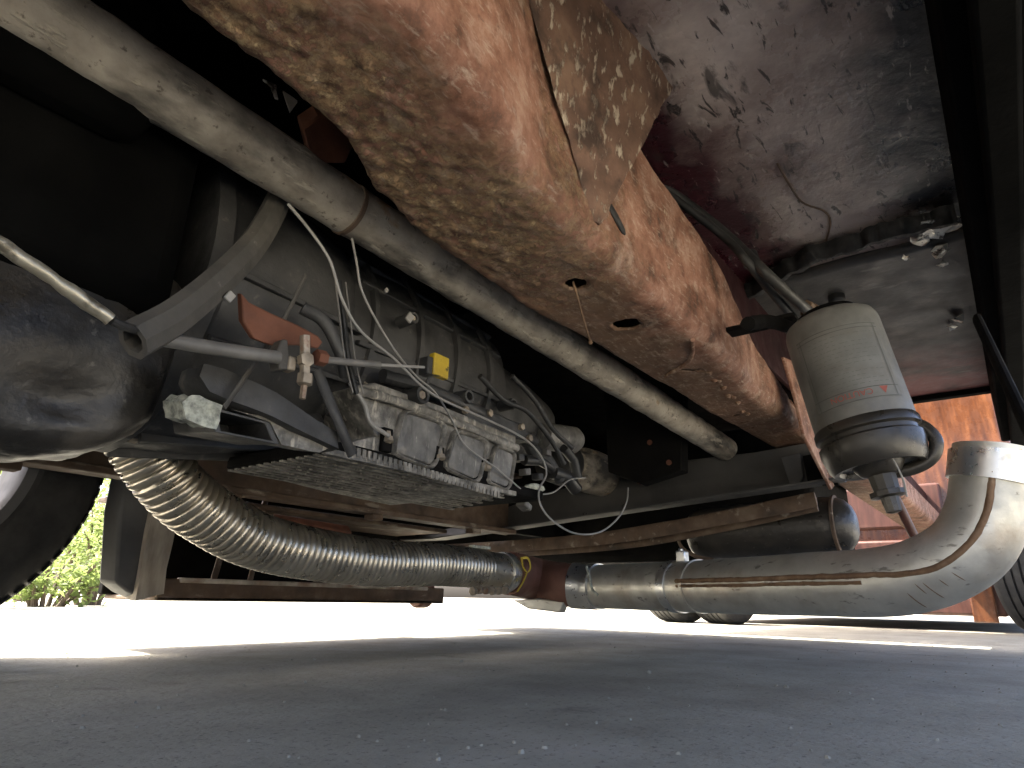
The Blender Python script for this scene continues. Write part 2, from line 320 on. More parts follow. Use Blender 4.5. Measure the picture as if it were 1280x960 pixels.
# --- frame rail near the camera
yL = [(-.4,.44),(.2,.462),(.32,.478),(.42,.53),(.52,.55),(.76,.57),(1.0,.555),(1.6,.547),(2.0,.53),(2.6,.512),(6,.51)]
yC = [(-.4,.29),(.2,.30),(.36,.32),(.54,.362),(.9,.372),(1.14,.375),(1.48,.402),(1.84,.40),(2.3,.37),(2.7,.335),(6,.335)]
zT = [(-.4,.88),(.7,.87),(.9,.84),(1.16,.80),(1.45,.725),(1.75,.66),(1.95,.64),(2.2,.66),(2.6,.70),(6,.72)]
holes = []   # (centre x, centre y, half length, half width, exponent, angle)
def hole(px, py, a, b, ex=2, ang=0): p = at(px, py, z=.6); holes.append((p.x, p.y, a, b, ex, ang))
hole(720, 355, .017, .016, 2.2, .25); hole(783, 405, .021, .0225, 2.4, .15)
hole(921, 519, .013, .005, 2, 1.2); hole(929, 528, .011, .005, 2, 1.2); hole(938, 535, .016, .006, 2, 1.2)
hole(858, 463, .005, .026, 2.5, .5)
def hfield(x, y, h):
    cx, cy, a, b, ex, an = h; dx, dy = x-cx, y-cy
    u = dx*math.cos(an) + dy*math.sin(an); v = -dx*math.sin(an) + dy*math.cos(an)
    return (abs(u/a)**ex + abs(v/b)**ex) ** (1/ex)
def rail_profile(x):
    l, c, zt = interp(yL, x), interp(yC, x), interp(zT, x); P = []; z0 = .6
    for k in range(7): P.append((l, .76 - k*(.76-z0-.016)/7))
    for k in range(6): q = k/6*math.pi/2; P.append((l-.016+.016*math.cos(q), z0+.016-.016*math.sin(q)))
    rr = min(.03, (zt-z0)*.6)
    for k in range(34): P.append((l-.016 + (c+rr-l+.016)*k/34, z0))
    for k in range(14): q = k/14*math.pi/2; P.append((c+rr-rr*math.sin(q), z0+rr-rr*math.cos(q)))
    for k in range(37): P.append((c + .0*k, z0+rr + (zt-z0-rr)*k/36))
    for k in range(1, 6): P.append((c + .016*k, zt))
    return P
def build_rail():
    xs = [-.35 + .005*i for i in range(500)] + [2.15 + .06*i for i in range(1, 61)]
    bm = bmesh.new(); grid = []
    for x in xs:
        pr = rail_profile(x); row = []
        for j, (y, z) in enumerate(pr):
            row.append(bm.verts.new((x, y, z)))
        grid.append(row)
    inside = set()
    for row in grid:
        for v in row:
            if v.co.z < .602:
                for h in holes:
                    if abs(v.co.x-h[0]) < .05 and abs(v.co.y-h[1]) < .05:
                        f = hfield(v.co.x, v.co.y, h)
                        cell = .005/min(h[2], h[3])*.62
                        if f < 1 + cell:
                            d = Vector((v.co.x-h[0], v.co.y-h[1], 0))
                            if f < max(.0, 1 - cell): inside.add(v)
                            else: v.co.x = h[0] + d.x/f; v.co.y = h[1] + d.y/f; v.co.z += .0015; inside.add(v) if False else None; v.tag = True
    for i in range(len(grid)-1):
        for j in range(len(grid[0])-1):
            q = [grid[i][j], grid[i+1][j], grid[i+1][j+1], grid[i][j+1]]
            if any(v in inside for v in q): continue
            if all(v.tag for v in q): continue
            bm.faces.new(q)
    bmesh.ops.delete(bm, geom=[v for v in bm.verts if not v.link_faces], context='VERTS')
    bm.normal_update()
    for v in bm.verts:
        c = v.co; x = c.x
        if x > 2.3: continue
        big = noise.noise(c*5)*.005 + noise.noise(c*13)*.0025
        fl = 0
        wgt = max(0, min(1, (.95-x)/.4)) * max(0, min(1, (c.y-.33)/.08)) * (1 if c.z < .62 else .5)
        n1 = noise.noise(c*52); n2 = noise.noise(c*110)
        fl = wgt * ((max(0, n1+.05)**.6) * .0036 + n2*.0016)
        fine = noise.fractal(c*60, .9, 2.1, 3)*.0009
        hole_d = min([hfield(c.x, c.y, h) for h in holes] or [9]) if c.z < .61 else 9
        k = min(1, max(0, (hole_d-1.1)/.8)) if hole_d < 9 else 1
        v.co += v.normal * ((big + fl)*k + fine)
        if c.z < .612 and 1 < hole_d < 1.35: v.co.z -= .0018
    # pressed step across the flange where the doubler starts, at about x = 1.2
    me = bpy.data.meshes.new('frame_rail'); bm.to_mesh(me); bm.free()
    o = link('frame_rail', me, M['rail'], truck, smooth=50)
    sm = o.modifiers.new('solid', 'SOLIDIFY'); sm.thickness = .004; sm.offset = -1
    o['label'] = 'rusty flaking frame rail with oval holes in its lower flange'
    return o
rail = build_rail()
# cracks, doubler lip and weld edge on the rail
ridge = spline([at(832,470,z=.598), at(862,450,z=.598), at(866,425,z=.598)], 10)
part(MB().tube(ridge, [.0045*(1-.3*abs(noise.noise(p*90))) for p in ridge], 8), 'weld_ridge', 'rail', rail, smooth=60, cuts=1, rough=(.002, 120))
# row of weld beads beside the small holes
for k in range(9):
    t = k/8; p = at(886+48*t, 466+52*t + 3*math.sin(k*2), z=.5985)
    part(MB().lathe(p, (0,0,1), [(-.005,.001),(-.0035,.0055),(0,.0075),(.004,.006)], 10), 'weld_bead', 'rail', rail, smooth=60, rough=(.0015, 200))
# copper hang wire in first hole
p0 = at(716,352,z=.602)
wp = spline([p0, at(722,372,z=.585), at(728,395,z=.58), at(738,428,z=.575)], 8)
hw = part(MB().tube(wp, .0016, 8).lathe(wp[-1], wp[-1]-wp[-4], [(-.005,.001),(-.003,.0036),(.001,.004),(.003,.001)], 8), 'hanging_wire', 'seam', label='short copper wire dangling from a rail hole')
# inner web of the rail (dark) reaching the floor
part(MB().box((-.35, .44, .76), (5.7, .452, .945)).box((-.35, .452, .935), (5.7, .53, .945)), 'rail_web', 'maroon', bevel=.002)
slot = at(770, 272, y=.366)
part(MB().tube([slot + Vector((-.03*math.cos(.5), 0, .03*math.sin(.5)))*k for k in (-1,-.8,0,.8,1)], [.002,.006,.0075,.006,.002], 10, flat=.5), 'web_slot', 'sealant', rail)

# --- strut landing on the rail
A = at(743, 278, y=.368)
def tri(c, a, b, n=7):
    out = []
    for p, q in ((a,b),(b,c),(c,a)):
        for k in range(n): out.append(Vector(p).lerp(Vector(q), k/n))
    return out
top = tri(at(655, -20, y=.345), at(910, -20, y=.255), at(800, -20, y=.47))
bot = tri(A+Vector((-.008,.0,0)), A+Vector((.006,-.006,-.002)), A+Vector((.004,.02,0)))
rs = []
for k in range(40):
    t = k/39; rs.append([b.lerp(a, t) for a, b in zip(top, bot)])
part(MB().rings(rs), 'gusset_strut', 'strut', label='mud splashed tapered strut rising from the frame rail', smooth=50, rough=(.005, 25))

# --- long tube parallel to the rail
tp = [at(120,52,y=.66), at(420,250,y=.66), at(640,386,y=.66), at(930,575,y=.66), at(960,594,y=.66)]
a, b = at(420,251,y=.66), at(925,573,y=.66)
dirn = (b-a)/ (b.x-a.x)
tl = [a + dirn*(x-a.x) for x in [-.3+.012*i for i in range(214)]]
tl = [p for p in tl if p.x < 1.96]
tb = MB().tube(tl, .0365, 40)
tube = part(tb, 'support_tube', 'tube', label='long grimy beige tube running beside the frame rail', smooth=60, rough=(.0022, 22))
band = at(436, 262, y=.66)
part(MB().lathe(band - dirn.normalized()*.004, dirn, [(0,.0372),(.001,.0385),(.007,.0385),(.008,.0372)], 40), 'weld_seam', 'rustgrime', tube)

# --- cab floor above
def sheet(name, x0, x1, y0, y1, z, mat, label, n=40, amp=.006):
    mb = MB(); nx = int((x1-x0)/.03)+2; ny = int((y1-y0)/.03)+2
    rs = [[Vector((x0+(x1-x0)*i/(nx-1), y0+(y1-y0)*j/(ny-1), z + noise.noise(Vector((x0+(x1-x0)*i/(nx-1), y0+(y1-y0)*j/(ny-1), 3))*6)*amp)) for j in range(ny)] for i in range(nx)]
    mb.rings(rs, caps=False, closed=False)
    o = part(mb, name, mat, label=label, smooth=60)
    sm = o.modifiers.new('solid', 'SOLIDIFY'); sm.thickness = .02; sm.offset = 1
    return o
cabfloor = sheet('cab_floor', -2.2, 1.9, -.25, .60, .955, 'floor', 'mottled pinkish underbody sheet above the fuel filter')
sheet('shade_black_floor', -2.2, 3.0, .585, 2.35, .972, 'shadeblack', None)  # black floor sheet: shade of the void in its colour, closes sun gaps
plate = sheet('rear_floor_plate', 1.585, 2.88, -.22, .56, .937, 'plate', 'dark grey underbody plate with a torn front edge')
# ragged sealer along the torn edge
mb = MB(); edge = spline([at(925,372,z=.93), at(985,335,z=.93), at(1030,315,z=.93), at(1075,302,z=.93), at(1105,290,z=.93), at(1150,280,z=.93), at(1195,268,z=.93)], 16)
random.seed(3)
lo = [p + Vector((-.012-.03*abs(noise.noise(p*25)), 0, -.004)) for p in edge]; hi = [p + Vector((.014+.05*abs(noise.noise(p*17+Vector((5,5,5)))), 0, -.004)) for p in edge]
rs = [[l, l.lerp(h,.3)+Vector((0,0,-.014)), l.lerp(h,.7)+Vector((0,0,-.012)), h, h+Vector((0,0,.02)), l+Vector((0,0,.02))] for l, h in zip(lo, hi)]
part(mb.rings(rs), 'seam_sealer', 'sealant', plate, smooth=50, rough=(.003,40))
for (px, py, s) in ((1163,290,.075),(1184,281,.06),(1150,302,.04),(1196,400,.045),(1190,410,.03),(1175,314,.05),(1132,322,.02),(1178,330,.025)):
    c = at(px, py, z=.922); pts = []
    for k in range(11):
        q = 2*math.pi*k/11; r = s*(.45+.55*random.random()); pts.append(c + Vector((math.cos(q)*r*.75, math.sin(q)*r*.55, .006*random.uniform(-1,1))))
    part(MB().prism(pts, (0,0,.002)), 'foil_scrap', 'foil', plate, smooth=0)
for (px, py, r) in ((1046,374,.021),(1085,392,.014)):
    c = at(px, py, z=.93)
    part(MB().lathe(c, (0,0,-1), [(-.01,r),(.004,r),(.010,r*.7),(.010,r*.35),(.002,r*.3)], 24), 'rubber_plug', 'rubber', plate)
# cables on the floor sheet, thin scratches raised as stuck wire
part(MB().tube(spline([at(972,205,z=.949), at(985,228,z=.949), at(1003,253,z=.949), at(1030,264,z=.949), at(1038,278,z=.949), at(1032,305,z=.949)], 8), .0022, 8), 'stuck_wire', 'rustgrime', cabfloor)
# sill along the near edge and dark cross wall behind engine
part(MB().box((-2.2,-.29,.74), (2.95,-.035,.93)).box((-2.2,-.10,.70), (2.95,-.06,.74)), 'side_sill', 'shadeblack', label='dark sill beam along the near edge of the floor', bevel=.006)
part(MB().box((1.15,-.30,.60),(1.19,-.12,.75)), 'sill_bracket', 'dark', bevel=.004)
rz = Matrix.Rotation(0, 3, 'X')
part(MB().tube([at(1222,400,y=-.02), at(1290,545,y=-.04)], .012, 10, flat=.6), 'sill_conduit', 'dark')
part(MB().box((2.86,-.25,.915), (2.9, .58, .938)), 'floor_rear_lip', 'dark', bevel=.004)

# --- engine block (dark) and oil pan
part(MB().box((-1.2,.72,.45), (.30,1.28,.93)).box((-1.2,.66,.62), (.22,.74,.80)), 'engine_block', 'shadeblack', bevel=.03)
def sup(c, r, e=3.2, nu=40, nv=28):
    rs = []
    def sp(v, p): return math.copysign(abs(v)**p, v)
    for i in range(1, nv):
        ph = -math.pi/2 + math.pi*i/nv
        rs.append([Vector((c[0]+r[0]*sp(math.cos(ph),2/e)*sp(math.cos(q),2/e), c[1]+r[1]*sp(math.cos(ph),2/e)*sp(math.sin(q),2/e), c[2]+r[2]*sp(math.sin(ph),2/e))) for q in (2*math.pi*j/nu for j in range(nu))])
    return rs
op = sup((-.22,.845,.42), (.562,.112,.152), 4.6, 96, 56)
opm = MB().rings(op)
for v in opm.v:
    s = max(0, (v.z-.30)/.3); v.y -= .0
    v += Vector((0, -.02*math.exp(-((v.x-.1)/.1)**2 - ((v.z-.36)/.05)**2), 0))
    d = math.exp(-((v.x-.22)/.05)**2 - ((v.z-.34)/.03)**2); v.y += .022*d
    if v.z < .42: v.x -= (.42-v.z)*.12 if v.x > .1 else 0
oilpan = part(opm, 'oil_pan', 'oilpan', label='black bulging engine oil pan beside the front wheel', smooth=70, rough=(.009, 11))
# --- grey bar with open end, rod
e0, e1 = at(166,426,y=.60), at(348,250,y=.72)
mid = spline([e0, at(222,394,y=.62), at(280,345,y=.65), at(320,301,y=.69), e1, at(362,205,y=.75)], 8)
part(MB().tube(mid, .0188, 8, hollow=.0065, flat=.75), 'hollow_bar', 'greyhose', label='grey hollow bar with an open end beside the oil pan', smooth=30)
r0, r1 = at(-30,285,y=.57), at(138,400,y=.57)
rod = part(MB().tube(spline([r0, at(60,345,y=.57), r1], 20), .0058, 14), 'dipstick_tube', 'rodmetal', label='thin tarnished metal rod at the left', smooth=60, rough=(.0012, 60))
part(MB().tube([r1, at(150,406,y=.575), at(175,414,y=.60), at(212,427,y=.64)], .0042, 10), 'rod_end', 'rubber', rod)

# --- transmission
trans = empty('transmission', (.8,.97,.3)); trans.parent = truck; trans.matrix_parent_inverse = Matrix.Translation(-truck.location); trans.location = (.8,.97,.3)
trans['label'] = 'oily grey automatic transmission with a ribbed pan'
def tpart(mb, name, mat, label=None, **k):
    o = mb.build(name, M[mat], None, **k); o.parent = trans
    o.matrix_parent_inverse = Matrix.Translation(-Vector((.8,.97,.3)))
    if label: o['label'] = label
    return o
AX = (1,0,0)
c0 = Vector((0,.97,.575))
bell = MB().lathe(c0, AX, [(.33,.19),(.33,.240),(.352,.243),(.36,.235),(.38,.234),(.46,.226),(.53,.212),(.585,.198),(.60,.18)], 72)
tpart(bell, 'bell_housing', 'case', smooth=40, rough=(.003, 14))
case = MB().lathe(c0, AX, [(.55,.12),(.56,.192),(.70,.196),(.95,.182),(1.02,.17),(1.04,.13),(1.20,.115),(1.34,.085),(1.36,.05)], 72)
tpart(case, 'gear_case', 'case', smooth=40, rough=(.005, 11))
P = lambda px, py, y=.72: at(px, py, y=y)
# raised casting ribs on the gear case
def case_r(x): return interp([(.56,.192),(.70,.196),(.95,.182),(1.02,.17)], x)
for x in (.63,.735,.84,.945):
    r_ = case_r(x); tpart(MB().lathe(c0, AX, [(x-.006,r_-.004),(x-.0045,r_+.009),(x+.0045,r_+.009),(x+.006,r_-.004)], 72, caps=False), 'casting_rib', 'case', smooth=40)
for ang in (-168,-150,-132,160,142):
    q = math.radians(ang); u = Vector((0, math.cos(q), math.sin(q))); sg = Vector((0,-math.sin(q),math.cos(q)))*.004
    poly = [c0+Vector((.60,0,0))+u*.17, c0+Vector((.60,0,0))+u*.205, c0+Vector((.99,0,0))+u*.187, c0+Vector((.99,0,0))+u*.16]
    tpart(MB().prism([p-sg for p in poly], sg*2), 'casting_rib', 'case', bevel=.0015)
for k_ in range(9):
    x = .62+.045*k_; q = math.radians(-150 + 14*((k_*7) % 4)); u = Vector((0, math.cos(q), math.sin(q))); r_ = case_r(x)
    tpart(MB().lathe(c0+Vector((x,0,0))+u*(r_-.005), u, [(0,.011),(.014,.010),(.014,.006),(.010,.0055)], 16), 'casting_boss', 'case')
    tpart(MB().lathe(c0+Vector((x+.02,0,0))+u*(r_-.004), u, [(0,.0075),(.010,.0075),(.011,.005)], 6), 'bolt', 'bolt' if k_ % 3 == 0 else 'case')
# valve body box and harness on the near side
vb = [P(575,508,.752), P(612,512,.752), P(655,530,.752), P(668,552,.752), P(640,548,.752), P(585,526,.752)]
tpart(MB().prism(vb, (0,.06,0)), 'valve_body', 'case', bevel=.004, cuts=1, rough=(.002,60))
for (px,py) in ((580,513),(610,517),(650,534),(660,548)):
    tpart(MB().lathe(P(px,py,.752), (0,-1,0), [(0,.007),(.008,.007),(.009,.005)], 6), 'bolt', 'bolt')
for pts in ([(600,470),(630,500),(660,515),(690,552),(705,580)], [(640,470),(668,500),(690,535),(715,560)]):
    tpart(MB().tube(spline([P(x,y,.742) for x,y in pts], 8), random.choice([.0045,.0055,.004]), 10), 'wiring_loom', 'rubber', smooth=60)
# bell housing ribs
for ang in (-150,-128,-106,-84,-62,-172):
    q = math.radians(ang); u = Vector((0, math.cos(q), math.sin(q))); sgn = Vector((0,-math.sin(q),math.cos(q)))*.004
    poly = [c0+Vector((.36,0,0))+u*.215, c0+Vector((.36,0,0))+u*.248, c0+Vector((.60,0,0))+u*.214, c0+Vector((.60,0,0))+u*.175]
    tpart(MB().prism([p-sgn for p in poly], sgn*2), 'housing_rib', 'case', bevel=.0015)
for ang in range(-180, -30, 24):
    q = math.radians(ang+8); u = Vector((0, math.cos(q), math.sin(q)))
    tpart(MB().lathe(c0+Vector((.358,0,0))+u*.228, AX, [(0,.010),(.010,.010),(.0115,.007)], 6), 'bolt', 'bolt')
# lower arm casting of bell housing with square open pocket
def frame_box(quad, depth, th, name, mat):
    """open-fronted box: quad outline (4 points), walls pushed along depth"""
    q = [Vector(p) for p in quad]; c = sum(q, Vector())/4; inn = [p.lerp(c, th) for p in q]; d = Vector(depth)
    return MB().rings([inn2 for inn2 in ([p+d for p in q], q, inn, [p+d*.9 for p in inn])], caps=True)
tpart(frame_box([P(262,508,.715), P(338,528,.715), P(350,556,.715), P(268,540,.715)], (.0,.10,.012), .22, 'pocket', 'case'), 'pocket_casting', 'case', smooth=30, bevel=.0015)
tpart(MB().prism([P(228,503,.712), P(240,494,.712), P(278,507,.712), P(272,538,.712), P(232,524,.712)], (0,.05,.01)), 'chalky_boss', 'chalk', 'chalky white corroded boss on the bell housing', cuts=4, rough=(.0035,70), smooth=60)
tpart(MB().prism([P(290,512,.716), P(345,524,.716), P(415,556,.716), P(400,566,.716), P(352,556,.716), P(338,528,.716)], (0,.06,.01)), 'lower_arm', 'pan', cuts=2, rough=(.002,60), smooth=50)
arm = [P(255,455,.70), P(280,460,.70), P(345,492,.70), P(420,540,.70), P(425,562,.70), P(340,520,.70), P(262,490,.70), P(250,470,.70)]
tpart(MB().prism(arm, (0,.05,.0)), 'side_arm', 'case', cuts=2, rough=(.003,40), smooth=50)
# smooth curved web between bell and pan
tpart(MB().tube(spline([P(396,462,.69), P(408,492,.69), P(424,530,.69), P(440,568,.70)], 10), .008, 12, flat=.6), 'housing_web', 'case')
tpart(MB().tube(spline([P(378,385,.70), P(405,402,.69), P(425,440,.68), P(432,470,.69)], 10), .009, 12), 'breather_hose', 'case')
# pale diagonal strap
st = [(382,345),(366,378),(350,408),(330,438),(306,472),(280,510)]
tpart(MB().tube(spline([P(x,y,.688) for x,y in st], 6), .0055, 8, flat=.3), 'flat_strap', 'greyhose')
# black strip with bright edges
bs_ = spline([P(424,352,.675), P(430,400,.675), P(436,450,.675), P(446,492,.68)], 8)
tpart(MB().tube(bs_, .0075, 10, flat=.5), 'harness_strip', 'sealant')
for dx in (-.009, .0085):
    tpart(MB().tube([p+Vector((dx,-.003,dx*.2)) for p in bs_], .0012, 6), 'strip_edge', 'cable')
# pan: side wall, panels, frame, bolts, bottom ribs
YP = .75
side = [P(445,482,YP), P(470,478,YP), P(560,510,YP), P(645,545,YP), P(642,612,YP), P(624,618,YP), P(540,595,YP), P(478,575,YP), P(445,562,YP), P(438,552,YP), P(470,545,YP), P(462,520,YP)]
pan = tpart(MB().prism(side, (0,.30,0)), 'oil_sump', 'pan', 'dusty aluminium transmission pan with three square panels', smooth=30, bevel=.003)
tpart(MB().tube(spline([P(440,486,.742), P(490,500,.742), P(560,524,.742), P(620,549,.742), P(646,560,.742)], 6), .0085, 10, flat=.8), 'pan_rail', 'pan', rough=(.002,70))
tpart(MB().tube(spline([P(437,478,.735), P(455,505,.735), P(463,528,.735), P(486,545,.735)], 8), .0035, 8), 'gasket_edge', 'wire')
def rquad(c, s, n=5, k=.22):
    """rounded outline of a quad"""
    ctr = sum(c, Vector())/4; out = []
    for i in range(4):
        p, a, b = c[i], c[i-1], c[(i+1)%4]
        s0 = p.lerp(a, k); s1 = p.lerp(b, k)
        for j in range(n+1):
            t = j/n; out.append(s0*(1-t)**2 + p*2*t*(1-t) + s1*t*t)
    return [ctr + (p-ctr)*s for p in out]
for quad in ([(503,514),(553,532),(538,585),(489,567)], [(567,539),(606,553),(594,603),(553,585)], [(617,558),(640,568),(632,612),(605,601)]):
    q = [P(x,y,YP) for x,y in quad]; o = Vector((0,-1,0))
    rs = [rquad(q,1.14), [p+o*.008 for p in rquad(q,1.13)], [p+o*.012 for p in rquad(q,1.07)], [p+o*.011 for p in rquad(q,1.02)], [p+o*.004 for p in rquad(q,.98)], [p+o*.0015 for p in rquad(q,.96)]]
    tpart(MB().rings(rs, caps=False), 'panel_rim', 'pan', smooth=60, rough=(.0008,90))
    rs = [rquad(q,.965), [p+o*.005 for p in rquad(q,.955)], [p+o*.0072 for p in rquad(q,.90)], [p+o*.0075 for p in rquad(q,.5)]]
    tpart(MB().rings(rs, caps=True), 'sump_panel', 'panel', smooth=40)
for (px, py) in ((482,548),(547,570),(605,584)):
    c = P(px,py,YP-.002)
    tpart(MB().box(c-Vector((.010,.006,.022)), c+Vector((.010,.004,.016))), 'bolt_recess', 'dark', bevel=.002)
    tpart(MB().lathe(c+Vector((0,-.004,.004)), (0,-.3,-1), [(-.006,.006),(.004,.006),(.004,.009),(.011,.009),(.012,.006)], 6), 'bolt', 'bolt')
ribs = MB()
for k in range(13):
    y = .742 + k*.0205; x0 = .54; x1 = .985 + .008*k - (.02 if k % 2 else 0)
    ribs.box((x0, y, .3372), (x1, y+.0095, .346))
o = tpart(ribs, 'pan_rib', 'pan', 'fine cooling ribs under the transmission pan', bevel=.0008, smooth=0); o['kind'] = 'stuff'
tpart(MB().box((.535,.744,.340),(1.08,.995,.36)), 'pan_bottom', 'dark', bevel=.004)  # dark base: shade between the ribs put into the colour
rr = MB()
for k in range(34):
    t = k/33; p = P(440,563,.745).lerp(P(622,617,.745), t)
    rr.box(p-Vector((.004,.004,.008)), p+Vector((.0035,.004,.006)))
o = tpart(rr, 'pan_serration', 'pan', bevel=.001, smooth=0); o['kind'] = 'stuff'
# details on the case
def lug(px, py, y, r, mat='case', bolt='bolt'):
    c = P(px,py,y)
    l = tpart(MB().lathe(c, (0,-1,0), [(-.03,r*1.05),(0,r),(.006,r*.95),(.006,r*.6),(0,r*.55)], 24), 'mounting_lug', mat)
    tpart(MB().lathe(c+Vector((0,-.001,0)), (0,-1,0), [(-.004,r*.5),(.003,r*.5),(.004,r*.35)], 6), 'bolt', bolt)
lug(526,494,.735,.0155,'case'); lug(584,496,.745,.013,'case','dark'); lug(640,505,.76,.012,'case','dark'); lug(515,398,.73,.010,'case')
tpart(MB().tube(spline([P(532,482,.732), P(538,470,.732), P(545,462,.73)], 5), .006, 8, flat=.5), 'shift_lever', 'case')
tpart(MB().tube([P(478,470,.755), P(530,484,.755), P(610,520,.76), P(668,552,.78)], .011, 12), 'case_ridge', 'case', rough=(.003,30))
for (a0, b0, r, mat) in (((640,540),(672,575),.014,'case'), ((655,575),(690,585),.011,'black'), ((665,560),(700,600),.013,'case'), ((690,590),(720,612),.016,'black'), ((705,560),(722,598),.012,'rubber')):
    tpart(MB().tube([P(*a0,.80), P((a0[0]+b0[0])/2+3,(a0[1]+b0[1])/2-4,.80), P(*b0,.80)], r, 12), 'valve_connector', mat, rough=(.002,60))
for (px,py) in ((648,572),(656,590),(672,596),(663,545),(682,566)):
    c = P(px,py,.785); tpart(MB().box(c-Vector((.009,.01,.007)), c+Vector((.009,.01,.007)), Matrix.Rotation(random.uniform(-.5,.5),3,'Y')), 'plug', random.choice(['black','case','panel']), bevel=.002)
tpart(MB().box(at(655,632,y=.80)-Vector((.014,.012,.007)), at(655,632,y=.80)+Vector((.014,.012,.007)), Matrix.Rotation(.4,3,'Y')), 'drain_plug', 'panel', bevel=.003)
tpart(MB().tube(spline([P(655,611,.80),P(668,608,.80),P(680,612,.80)],4), [.003]+[.007]*7+[.003], 10), 'white_connector', 'chalk')
tpart(MB().lathe(at(676,545,y=.86), (1,-.15,.1), [(0,.02),(.004,.032),(.06,.034),(.12,.034),(.135,.026),(.14,.01)], 28), 'solenoid', 'panel')
# parking drum / tail housing at the rear
tail = MB().lathe(at(728,586,y=1.10), (1,0,-.02), [(-.06,.03),(-.05,.05),(-.01,.058),(.0,.072),(.06,.075),(.20,.070),(.30,.05)], 44)
tpart(tail, 'tail_housing', 'tube', smooth=40)
tpart(MB().lathe(at(716,584,y=1.06), (1,0,-.02), [(-.12,.05),(-.115,.066),(-.05,.068),(-.03,.06),(-.02,.05)], 36), 'tail_flange', 'black')

# rusty bracket and cable clamp in front of the bell housing
br = [(302,366),(312,378),(340,392),(372,406),(398,420),(404,428),(398,436),(372,432),(340,432),(318,424),(304,402)]
part(MB().prism([P(x,y,.655) for x,y in br], (0,.012,.004)), 'cable_bracket', 'rustbrown', label='red rusted bracket holding the shift cable', cuts=1, smooth=50, bevel=.002)
cl = MB()
cb_ = [(346,440),(352,424),(360,424),(364,462),(350,462)]
part(MB().prism([P(x,y,.64) for x,y in cb_], (0,.02,0)), 'cable_clamp', 'greyhose', bevel=.002)
clampo = part(MB().box(P(360,461,.638), P(372,447,.638)+Vector((0,.016,0))), 'clamp_block', 'bolt', bevel=.002)
part(MB().tube([P(381,420,.632), P(381,470,.632)], .006, 10), 'clamp_stud', 'bolt', rough=(.001,150))
part(MB().lathe(P(381,450,.632), (0,-1,0), [(-.004,.009),(.006,.0095),(.007,.006)], 6), 'clamp_nut', 'bolt')
part(MB().lathe(P(381,476,.632), (0,0,-1), [(-.008,.0095),(.004,.0095),(.006,.006),(.006,.004),(.022,.004),(.023,.002)], 6), 'clamp_bolt', 'bolt')
part(MB().lathe(P(394,446,.64), (1,0,.12), [(0,.005),(.001,.010),(.014,.010),(.015,.005)], 6), 'cable_nut', 'rustbrown')
part(MB().tube(spline([at(205,424,y=.63), at(260,434,y=.64), at(320,443,y=.64), at(348,447,y=.64)], 8), .0078, 14), 'shift_cable_sheath', 'cable', label='grey shift cable sheath entering the clamp')
part(MB().tube([at(398,449,y=.64), at(440,453,y=.645), at(474,456,y=.65)], .0048, 12), 'shift_cable', 'cable')
part(MB().tube([at(474,456,y=.65), at(530,459,y=.655)], .0022, 8), 'cable_core', 'wire')
c = at(551,457,y=.665)
conn = part(MB().box(at(534,466,y=.66), at(545,448,y=.66)+Vector((0,.02,0))), 'cable_end', 'rubber', bevel=.002)
part(MB().box(at(542,467,y=.657), at(562,448,y=.657)+Vector((0,.012,0))), 'yellow_clip', 'yellow', conn, bevel=.0015, label='yellow plastic clip on the cable end')
# small tabs in the dark
for (px,py,y,s) in ((512,397,.69,.006),(287,371,.63,.0045),(483,363,.70,.003)):
    p = P(px,py,y); part(MB().box(p-Vector((s,.002,s*1.3)), p+Vector((s,.002,s*1.3)), Matrix.Rotation(.5,3,'Y')), 'small_tab', 'wire', bevel=.001)

# --- loose wires
def wire(name, pts, r, mat='wire', label=None, n=10):
    return part(MB().tube(spline([at(x,y,y=d) for x,y,d in pts], n), r, 8), name, mat, label=label, smooth=60)
wire('long_wire', [(360,255,.64),(385,285,.63),(412,325,.62),(428,375,.62),(452,415,.63),(492,448,.65),(530,485,.67),(560,503,.69),(610,525,.72),(655,548,.74),(676,570,.75),(683,592,.75),(674,612,.74),(676,632,.73),(692,652,.72),(720,667,.72),(750,665,.72),(772,648,.72),(783,628,.72),(785,610,.74)], .0020, label='long grey wire hanging in a loop below the transmission')
wire('thin_wire', [(440,298,.64),(446,330,.63),(452,362,.63),(470,400,.64),(495,440,.66),(520,470,.68),(545,492,.70),(565,525,.735),(582,557,.735),(620,585,.733),(640,602,.74),(660,616,.75),(690,616,.76),(712,600,.77),(732,597,.78)], .0016, label='thin pale wire crossing the transmission pan')

# --- rear crossmember below the rails
def cm(px, py): return at(px, py, x=1.95)
topc = spline([at(1050,545,x=1.95), cm(1030,550), cm(880,577), cm(760,598), cm(700,612), cm(640,632), cm(585,655), cm(520,668)], 8)
cmb = MB(); rs = []
for i, p in enumerate(topc):
    t = i/(len(topc)-1); zb = .474 + (.374-.474)*min(1,(p.y-.36)/1.45)
    zt = max(p.z, zb+.02)
    rs.append([Vector((1.95,p.y,zt)), Vector((1.95,p.y,zb+.012)), Vector((1.945,p.y,zb+.004)), Vector((1.935,p.y,zb)), Vector((1.86,p.y,zb-.002)), Vector((1.86,p.y,zb-.007)), Vector((1.94,p.y,zb-.006)), Vector((1.953,p.y,zb)), Vector((1.958,p.y,zb+.01)), Vector((1.958,p.y,zt))])
cross = part(cmb.rings(rs), 'crossmember', 'crossm', label='black channel crossmember below the frame rails', smooth=40)
part(MB().box((1.955,.33,.565),(2.08,1.3,.585)), 'crossmember_flange', 'crossm', cross, bevel=.003)
